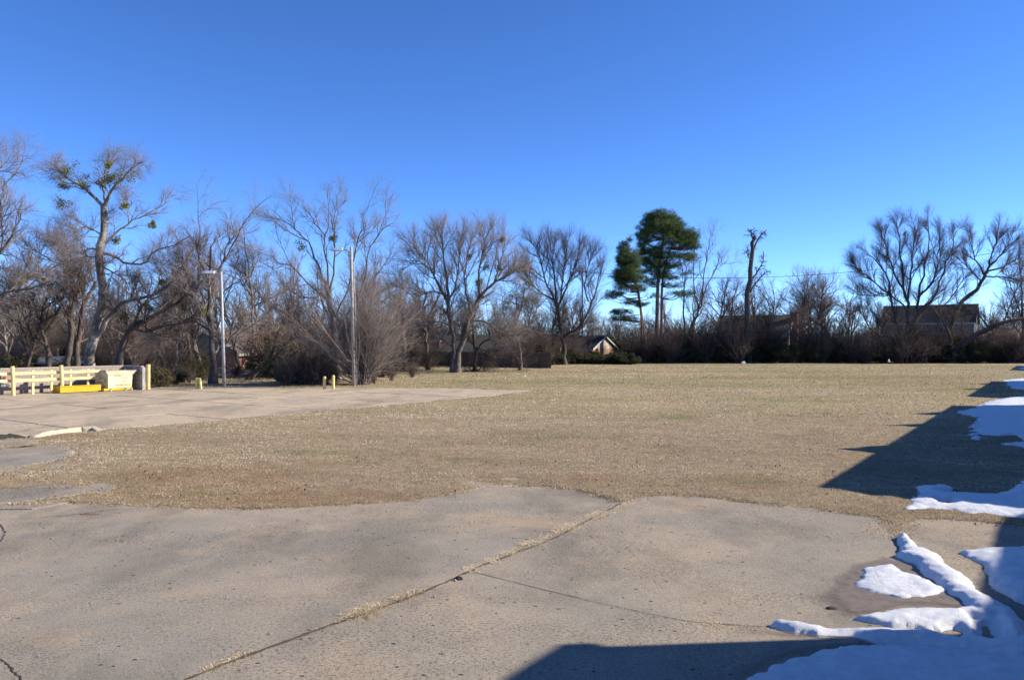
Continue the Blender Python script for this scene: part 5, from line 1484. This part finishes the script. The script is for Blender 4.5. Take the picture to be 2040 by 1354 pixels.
# -- pines ----------------------------------------------------------------
def pine(label, base, depth, trunks, branches, clumps, seed):
    rng = np.random.default_rng(seed)
    g = np.array([(base[0] - 1020) * depth / F, depth, 0.0]); m = depth / F
    t = thing('pine_tree', label, 'pine tree', tuple(g), 0, 'pines standing above the hedge')
    tk = TM(); L = []
    for px, r0, r1, dd in trunks:
        pts = np.array([at(X, Y, depth + dd * i / max(len(px) - 1, 1)) - g for i, (X, Y) in enumerate(px)])
        P = smooth_path(pts, 14); rr = np.linspace(r0, r1, 14); rr[0] *= 1.3; P[0, 2] = min(P[0, 2], -.1) if P[0, 2] < .5 else P[0, 2]
        tk.add(*tubes(P[None], rr[None], 10)); L.append((P, rr))
    link('trunk', tk.mesh('trunk', M['bark_pine']), t)
    tp = np.concatenate([p for p, _ in L])
    br = TM(); ends = []
    # each clump of needles sits at the end of a branch that leaves the nearest lower stretch of a trunk
    BP = []; C = []
    for (X, Y, rx, rz, n) in clumps:
        c = at(X, Y, depth) - g
        for k in range(int(n * 2.1)):
            q = rng.normal(0, 1, 3); q /= np.linalg.norm(q); q *= rng.uniform(.15, 1.25) ** .5
            p = c + q * np.array([rx * m, rx * m * 1.0, rz * m])
            C.append(p)
    C = np.array(C)
    for p in C[::6]:
        j = np.argmin(np.linalg.norm((tp - p) * [1, 1, .8], axis=1) + np.where(tp[:, 2] > p[2] - .3, 3.0, 0))
        a0 = tp[j]; mid = (a0 + p) / 2 + [0, 0, -.25 * np.linalg.norm((p - a0)[:2]) * .5]
        BP.append(smooth_path([a0, mid, p], 6))
    BP = np.array(BP); BR = np.linspace(.06, .012, 6)[None].repeat(len(BP), 0)
    br.add(*tubes(BP, BR, 4)); link('branches', br.mesh('branches', M['bark_pine']), t)
    # needle tufts: fans of thin blades at every centre
    n = 46
    Cn = np.repeat(C + rng.normal(0, .05, C.shape), n, 0)
    off = rng.normal(0, .20, Cn.shape) * [1, 1, .6]
    d = rng.normal(0, 1, Cn.shape) + [0, 0, .35]; d /= np.linalg.norm(d, axis=1, keepdims=True)
    s = np.cross(d, rng.normal(0, 1, Cn.shape)); s /= np.linalg.norm(s, axis=1, keepdims=True)
    ln = rng.uniform(.13, .30, len(Cn))[:, None]
    V = np.stack([Cn + off - s * .024, Cn + off + s * .024, Cn + off + d * ln], 1).reshape(-1, 3)
    ti = np.clip(np.repeat(rng.normal(.58, .18, len(C)), n) + rng.normal(0, .18, len(Cn)), 0, 1)
    link('needles', mesh_np('needles', V, [np.arange(len(V)).reshape(-1, 3)], M['needles'], dict(tint=np.repeat(ti, 3))), t)
pine('tallest dark green pine with a broad domed crown, right one of the pines', (1308, 722), 112,
     [([(1308, 722), (1309, 640), (1311, 560), (1318, 500), (1325, 440)], .36, .08, 0), ([(1316, 722), (1318, 640), (1320, 560), (1335, 500), (1355, 460)], .26, .06, 1.2)],
     None,
     [(1318, 432, 26, 14, 110), (1296, 440, 18, 16, 60), (1342, 447, 22, 14, 70), (1318, 455, 40, 18, 170), (1368, 470, 24, 16, 90), (1285, 470, 18, 14, 46), (1345, 480, 34, 14, 90), (1378, 490, 18, 10, 34), (1295, 500, 24, 12, 44), (1320, 505, 26, 12, 44), (1372, 512, 22, 8, 26), (1280, 485, 14, 10, 22), (1305, 525, 26, 9, 40), (1290, 540, 20, 6, 20), (1330, 532, 26, 6, 22), (1360, 585, 26, 5, 24), (1340, 568, 22, 5, 14), (1296, 560, 16, 8, 22), (1335, 550, 20, 8, 22), (1278, 510, 16, 16, 34), (1318, 545, 14, 12, 30), (1345, 515, 30, 12, 40), (1300, 520, 26, 12, 30), (1275, 460, 7, 18, 8), (1370, 545, 14, 8, 8)], 41)
pine('narrower dark pine with layered branches, left one of the pines', (1283, 722), 108,
     [([(1288, 722), (1282, 660), (1274, 600), (1266, 560), (1250, 500)], .26, .06, 0), ([(1278, 722), (1278, 650), (1274, 590), (1262, 540)], .18, .06, -.8)],
     None,
     [(1243, 495, 12, 13, 34), (1247, 515, 18, 12, 50), (1236, 520, 10, 8, 14), (1250, 540, 26, 18, 110), (1228, 550, 12, 10, 20), (1262, 520, 16, 24, 60), (1270, 575, 18, 8, 26), (1266, 555, 20, 9, 44), (1240, 560, 16, 8, 30), (1246, 572, 22, 6, 24), (1225, 585, 20, 5, 24), (1212, 592, 12, 3, 8), (1256, 602, 20, 5, 16), (1280, 605, 16, 4, 12), (1256, 478, 4, 7, 5), (1238, 622, 22, 5, 24), (1240, 634, 26, 6, 34), (1300, 590, 12, 4, 6)], 42)

# -- scrub trees, thickets and hedge: prototypes copied one by one ---------------
def proto_tree(seed, H, wide, bark_, twig, up=.04):
    rng = np.random.default_rng(seed)
    z = np.linspace(0, 1, 14); lean = rng.normal(0, .08, 2)
    P = np.stack([lean[0] * z * H + np.cumsum(rng.normal(0, .05, 14)), lean[1] * z * H + np.cumsum(rng.normal(0, .05, 14)), z * H * .72 - .1], 1)
    P[0, :2] = 0
    rr = np.linspace(.19, .05, 14) * H / 11; rr[0] *= 1.4
    L, Rl = grow(rng, P[None], rr[None], m=11, t0=.22, t1=1, L=H * .50 * wide, ang=.62, K=13, rmax=.10, up=.05, wob=.12, fall=.35)
    tk = TM(); tk.add(*tubes(P[None], rr[None], 8)); tk.add(*tubes(L, Rl, 5))
    limbs = [(p, r) for p, r in zip(L, Rl)]
    tm, _ = crown(rng, limbs, [dict(m=9, t0=.15, t1=1, L=H * .2, ang=.6, K=4, rmax=.035, up=up, wob=.15, S=3), dict(m=7, t0=.1, t1=1, L=H * .10, ang=.6, K=1, rmax=.0165, up=up, wob=.1, cone=True), dict(m=5, t0=.05, t1=1, L=H * .055, ang=.6, K=1, rmax=.0105, up=up, cone=True)])
    return tk.mesh('trunk', M[bark_]), tm.mesh('crown', M[twig])
PROT = [proto_tree(101, 11, 1.0, 'bark_mid', 'twig_grey'), proto_tree(102, 12, .8, 'bark_mid', 'twig_brown', .1), proto_tree(103, 10, 1.1, 'bark_pale', 'twig_brown'), proto_tree(104, 12, .9, 'bark_dark', 'twig_dark', .08), proto_tree(105, 11, 1.15, 'bark_dark', 'twig_dark')]
def place_tree(k, X, depth, topY, label, group, seed):
    r = np.random.default_rng(seed)
    tm, cm = PROT[k]
    H = (HOR - topY) * depth / F + EYE
    s = H / (11.6 if k not in (2,) else 10.5)
    t = thing('bare_tree', label, 'tree', ((X - 1020) * depth / F, depth, 0), float(r.uniform(0, 6.28)), group)
    t.scale = (s * float(r.uniform(.9, 1.1)), s * float(r.uniform(.9, 1.1)), s)
    link('trunk', tm, t); link('crown', cm, t)
LG = 'bare trees of the wood on the left'
left = [(2, 20, 72, 520), (0, 62, 64, 455), (1, 110, 80, 500), (0, 165, 82, 470), (2, 225, 76, 520), (0, 268, 68, 500), (1, 310, 84, 480), (2, 345, 62, 520), (0, 385, 78, 440), (1, 405, 64, 470), (0, 450, 82, 450), (1, 478, 74, 455), (2, 520, 80, 490), (0, 545, 88, 500), (1, 575, 70, 520), (0, 610, 86, 470), (2, 640, 78, 520), (1, 700, 92, 450), (0, 740, 84, 480), (3, 770, 96, 560), (3, 830, 100, 540), (4, 885, 108, 560), (0, 975, 118, 560), (3, 20, 95, 560), (3, 140, 98, 560), (4, 300, 100, 560), (3, 420, 104, 560), (4, 600, 106, 560), (4, 690, 75, 590), (0, 330, 74, 600), (2, 270, 59, 640), (1, 560, 62, 600), (0, 590, 66, 620)]
def where(X):
    for lim, w in ((60, 'at the far left edge'), (190, 'behind the rail fence'), (300, 'behind the dumpster'), (400, 'between dumpster and shorter light pole'), (480, 'around the shorter light pole'), (600, 'right of the shorter light pole'), (720, 'behind the taller light pole'), (860, 'right of the grey brush fan'), (1000, 'behind the board fence'), (1110, 'right of the board fence'), (1210, 'left of the pines'), (1400, 'behind the pines'), (1500, 'left of the dead snag'), (1600, 'near the brick chimney'), (1720, 'left of the round crowned tree'), (1900, 'behind the two storey house'), (4000, 'at the right edge')):
        if X < lim: return w
SZ = {0: 'grey wide', 1: 'brownish upright', 2: 'pale trunked', 3: 'dark upright', 4: 'dark wide'}
seen = {}
def uniq(lb): return lb
for i, (k, X, d, ty) in enumerate(left):
    ty += 28
    near = 'near' if d < 70 else ('midway' if d < 85 else 'far')
    place_tree(k, X, d, ty, uniq('%s %s tree, %s' % (near, SZ[k], where(X))), LG, 200 + i)
right = [(4, 1050, 112, 560), (3, 1150, 126, 575), (4, 1255, 112, 640), (3, 1240, 125, 640), (4, 1290, 128, 620), (0, 1340, 130, 580), (0, 1375, 118, 560), (3, 1430, 120, 540), (4, 1455, 112, 590), (3, 1515, 118, 560), (0, 1545, 130, 540), (0, 1580, 132, 530), (0, 1620, 135, 528), (0, 1660, 130, 535), (1, 1590, 132, 545), (1, 1605, 126, 540), (1, 1640, 128, 545), (1, 1685, 126, 550), (1, 1450, 124, 540), (4, 1495, 122, 590), (1, 1210, 134, 610), (1, 1740, 124, 590), (1, 1790, 138, 600), (4, 1985, 116, 600), (3, 1600, 114, 600), (4, 1530, 110, 600), (4, 1650, 112, 620), (3, 1690, 116, 600), (3, 1740, 132, 590), (4, 1930, 138, 600), (0, 1970, 140, 590), (3, 2030, 132, 560), (3, 2090, 125, 520), (4, 2170, 118, 480), (3, 1140, 135, 600), (4, 1085, 125, 600)]
for i, (k, X, d, ty) in enumerate(right):
    near = 'near' if d < 116 else ('midway' if d < 126 else 'far')
    place_tree(k, X, d, ty, uniq('%s %s tree, %s' % (near, SZ[k], where(X))), 'bare trees along the far hedge', 300 + i)

# thicket shrubs (leafless) and evergreen privet
BR = []
for sd, n, H in ((81, 34, 3.6), (82, 40, 3.0), (83, 30, 4.2)):
    a, b = brush_mesh(sd, n, H, 2.5, .7, .026, levels=[dict(m=8, t0=.1, t1=1, L=H * .32, ang=.6, K=3, rmax=.014, up=.02, wob=.2, S=3), dict(m=7, t0=.1, t1=1, L=H * .16, ang=.6, K=1, rmax=.011, cone=True)])
    BR.append((a.mesh('stems', M['twig_brown']), b.mesh('twigs', M['twig_brown'])))
BRD = []
for a, b in BR:
    a2 = a.copy(); b2 = b.copy(); a2.materials[0] = M['twig_dark']; b2.materials[0] = M['twig_dark']; BRD.append((a2, b2))
def place_brush(k, x, y, s, label, group, dark=False, seed=0):
    r = np.random.default_rng(seed + 900)
    t = thing('thicket_shrub', label, 'shrub', (x, y, 0), float(r.uniform(0, 6.28)), group)
    t.scale = (s * float(r.uniform(.9, 1.3)), s * float(r.uniform(.9, 1.3)), s)
    a, b = (BRD if dark else BR)[k]
    link('stems', a, t); link('twigs', b, t)
def leafy(seed, H, Wd, n, mat, size=.075):
    rng = np.random.default_rng(seed)
    C = []
    for k in range(46):
        q = rng.normal(0, 1, 3); q /= np.linalg.norm(q); q *= rng.uniform(.25, 1.15) ** .8
        C.append([q[0] * Wd * .62, q[1] * Wd * .62, H * .42 + q[2] * H * .42 * rng.uniform(.6, 1.3)])
    C = np.array(C); C[:, 2] = np.maximum(C[:, 2], .2)
    V, Q, tt = leaf_cloud(rng, C, .40 * H / 2.6 * rng.uniform(.45, 1.35, len(C)), n, size, .05)
    V[:, 2] = np.maximum(V[:, 2], 0.02)
    st = TM()
    base = np.zeros((len(C), 3)); base[:, :2] = rng.normal(0, .12, (len(C), 2))
    P = np.stack([smooth_path([base[i], (base[i] + C[i]) / 2 + [0, 0, .2], C[i]], 6) for i in range(len(C))])
    st.add(*tubes(P, np.linspace(.03, .008, 6)[None].repeat(len(C), 0), 4))
    b2, r2 = grow(rng, P, np.linspace(.03, .008, 6)[None].repeat(len(C), 0), m=8, t0=.4, t1=1, L=.7, ang=.7, K=1, rmax=.009)
    st.add(*cones(b2[:, [0, -1]], r2[:, 0]))
    return st.mesh('stems', M['twig_dark']), mesh_np('foliage', V, [Q], M[mat], dict(tint=tt))
LV = [leafy(91, 2.6, 2.8, 190, 'privet'), leafy(92, 3.0, 2.4, 190, 'privet'), leafy(93, 2.2, 2.4, 130, 'olive_leaves', .06), leafy(94, 2.6, 2.6, 80, 'dry_leaves', .06)]
def place_leafy(k, x, y, s, label, group, seed=0, sw=1.0):
    r = np.random.default_rng(seed + 700)
    t = thing('leafy_shrub', label, 'shrub', (x, y, 0), float(r.uniform(0, 6.28)), group)
    t.scale = (s * sw * float(r.uniform(.9, 1.25)), s * sw * float(r.uniform(.9, 1.25)), s)
    a, b = LV[k]
    link('stems', a, t); link('foliage', b, t)
r = np.random.default_rng(77)
# hedge along the far side of the field
i = 0
X = 1062.0
while X < 2150:
    d = 107 + 3 * r.random() - max(0, (1180 - X)) * .12
    x = (X - 1020) * d / F
    hgt = .72 + .42 * r.random() + (.2 if X > 1550 else 0) - (.25 if 1160 < X < 1250 else 0)
    if not (1818 < X < 1850):
        place_leafy(int(r.integers(2)), x, d, hgt * .95, 'dark evergreen hedge shrub %s' % where(X), 'evergreen shrubs of the far hedge', i)
    i += 1
    X += 27 + 9 * r.random()
X = 1050.0
while X < 2150:
    d = (105.5 + 10 * r.random()) - max(0, (1180 - X)) * .12
    if 1545 < X < 1585:
        place_brush(int(r.integers(3)), (X - 1020) * d / F, d, .62, 'dark leafless thicket shrub %s' % where(X), 'leafless shrubs behind the hedge', True, i)
    elif not (1165 < X < 1250):
        place_brush(int(r.integers(3)), (X - 1020) * d / F, d, .95 + .6 * r.random() + (.6 if 1340 < X < 1600 else (.3 if X > 1600 else 0)), 'dark leafless thicket shrub %s' % where(X), 'leafless shrubs behind the hedge', True, i)
    elif r.random() < .5:
        place_brush(int(r.integers(3)), (X - 1020) * d / F, d, .6, 'dark leafless thicket shrub %s' % where(X), 'leafless shrubs behind the hedge', True, i)
    i += 1; X += 12 + 7 * r.random()
X = 1240.0
while X < 2150:
    d = 118 + 4 * r.random()
    place_leafy(int(r.integers(2)), (X - 1020) * d / F, d, 1.25 + .3 * r.random(), 'taller back row evergreen %s' % where(X), 'evergreen shrubs behind the hedge', i, 1.1)
    i += 1; X += 46 + 20 * r.random()
for X in range(1150, 1262, 9):
    d = 100.5 + 2 * r.random()
    place_leafy(int(r.integers(2)), (X - 1020) * d / F, d, .42 + .14 * r.random(), 'low evergreen hedge shrub under the brick gable', 'evergreen shrubs of the far hedge', i, 1.5); i += 1
X = -60.0
while X < 1060:
    for row in range(3):
        d = 92 + 12 * row + 8 * r.random(); XX = X + 20 * r.random()
        if row < 2 and (380 < XX < 560 or 855 < XX < 1060): continue
        place_brush(int(r.integers(3)), (XX - 1020) * d / F, d, 1.7 + .7 * r.random(), 'tall dim thicket shrub deep %s' % where(XX), 'tall thicket deep in the left wood', row == 1, i); i += 1
    X += 30
X = 1060.0
while X < 2150:
    d = 136 + 10 * r.random()
    place_brush(int(r.integers(3)), (X - 1020) * d / F, d, 1.8 + .6 * r.random(), 'tall dim back thicket shrub %s' % where(X), 'tall thicket beyond the far houses', True, i); i += 1
    X += 20
# undergrowth of the left wood
X = -40.0
while X < 860:
    for row in range(2):
        d = (62 + 4 * r.random() if row == 0 else 74 + 8 * r.random()) + max(0, X - 560) * .05
        XX = X + 14 * r.random()
        if row == 0 and 430 < XX < 560 and r.random() < .5: continue
        if 88 < XX < 172 or 425 < XX < 482: continue
        place_brush(int(r.integers(3)), (XX - 1020) * d / F, d, .75 + .5 * r.random(), 'brown leafless undergrowth shrub %s' % where(XX), 'leafless shrubs of the left wood', False, i)
        i += 1
    X += 24 + 12 * r.random()
X = -40.0
while X < 840:
    d = 92 + 12 * r.random()
    place_leafy(int(r.choice([0, 1, 3])), (X - 1020) * d / F, d, .9 + .5 * r.random(), 'dim leafy shrub deep %s' % where(X), 'shrubs deep in the left wood', i, 1.2)
    i += 1; X += 40 + 20 * r.random()
for X, Y, sz in ((575, 768, .9), (600, 767, 1.0), (628, 767, 1.0), (650, 767, .8), (330, 769, .5), (352, 765, .6), (378, 763, .5), (565, 765, .6), (585, 766, .7), (612, 765, .75), (640, 764, .7), (668, 764, .6), (745, 764, .5), (780, 758, .6), (820, 752, .6), (470, 752, .6), (540, 755, .7)):
    g = G(X, Y); place_brush(int(r.integers(3)), g[0], g[1], sz * .8, 'grey leafless front row shrub %s' % where(X), 'leafless front row shrubs of the left wood', False, i); i += 1
for (k, X, Y, s, lab) in ((2, 318, 771, .7, 'olive green shrub right of the yellow corner post'), (0, 362, 762, .5, 'dark evergreen shrub between the olive shrub and the bollards'), (0, 345, 766, .38, 'low dark evergreen behind the olive shrub'), (1, 590, 764, .72, 'dark evergreen thicket left of the two right bollards'), (0, 625, 762, .8, 'dark evergreen mass directly behind the two right bollards'), (0, 560, 760, .7, 'low dark evergreen at the left end of the bollard thicket'), (2, 390, 757, .9, 'greenish shrub under the straight dark trunk'),
                         (2, 45, 752, 1.0, 'green tinged shrub above the rail fence at the left'), (2, 132, 752, .9, 'yellow green shrub behind the fence near the red shed'), (3, 600, 740, 1.9, 'rusty leaved shrub high in the thicket behind the brush'), (3, 545, 748, 1.9, 'rusty leaved tall shrub right of the slim pale tree'), (2, 570, 752, 1.7, 'olive leaved tall shrub in the thicket'), (0, 760, 752, .55, 'low evergreen right of the brush fan')):
    g = G(X, Y); place_leafy(k, g[0], g[1], s, lab, None, i, 1.0); i += 1

# -- far-off woods that read as one mass ------------------------------------------
def far_woods():
    rng = np.random.default_rng(8)
    tm = TM(); n = 0
    X = np.concatenate([rng.uniform(-250, 950, 170), rng.uniform(950, 2300, 150)])
    D = np.where(X < 950, rng.uniform(112, 165, 320), rng.uniform(142, 190, 320))
    H = rng.uniform(5.5, 9.5, 320) * np.where(X < 950, 1.35, .85)
    base = np.stack([(X - 1020) * D / F, D, np.zeros(320)], 1)
    K = 8
    d = np.stack([rng.normal(0, .1, 320), rng.normal(0, .1, 320), np.ones(320)], 1)
    P = [base]
    for q in range(K):
        d = d + rng.normal(0, .07, d.shape); d /= np.linalg.norm(d, axis=1, keepdims=True)
        P.append(P[-1] + d * (H / K)[:, None])
    P = np.stack(P, 1); Rr = np.linspace(.14, .04, K + 1)[None].repeat(320, 0)
    tm.add(*tubes(P, Rr, 4))
    P, Rr = grow(rng, P, Rr, m=12, t0=.08, t1=1, L=3.2, ang=.7, K=1, rmax=.06, up=.05, wob=.2); tm.add(*cones(P, Rr[:, 0]))
    P, Rr = grow(rng, P, Rr, m=7, t0=.1, t1=1, L=1.7, ang=.7, K=1, rmax=.038, up=.05); tm.add(*cones(P[:, [0, -1]], Rr[:, 0]))
    o = link('distant_woods', tm.mesh('distant_woods', M['twig_brown'])); o['kind'] = 'stuff'; o['label'] = 'far bare woods closing the view behind the trees and houses'
far_woods()


# every repeat gets a label that singles it out: its place in the row it stands in
ORD = ['first', 'second', 'third', 'fourth', 'fifth', 'sixth', 'seventh', 'eighth', 'ninth', 'tenth', 'eleventh', 'twelfth', 'thirteenth', 'fourteenth', 'fifteenth', 'sixteenth']
rows = {}
for o in SC.objects:
    if o.parent is None and o.get('label') and o.get('category'):
        rows.setdefault(o['label'], []).append(o)
for lb, os_ in rows.items():
    if len(os_) < 2: continue
    os_.sort(key=lambda o: o.location.x / max(o.location.y, 1))
    for k, o in enumerate(os_):
        o['label'] = ('%s from left, %s' % (ORD[min(k, 15)], lb))
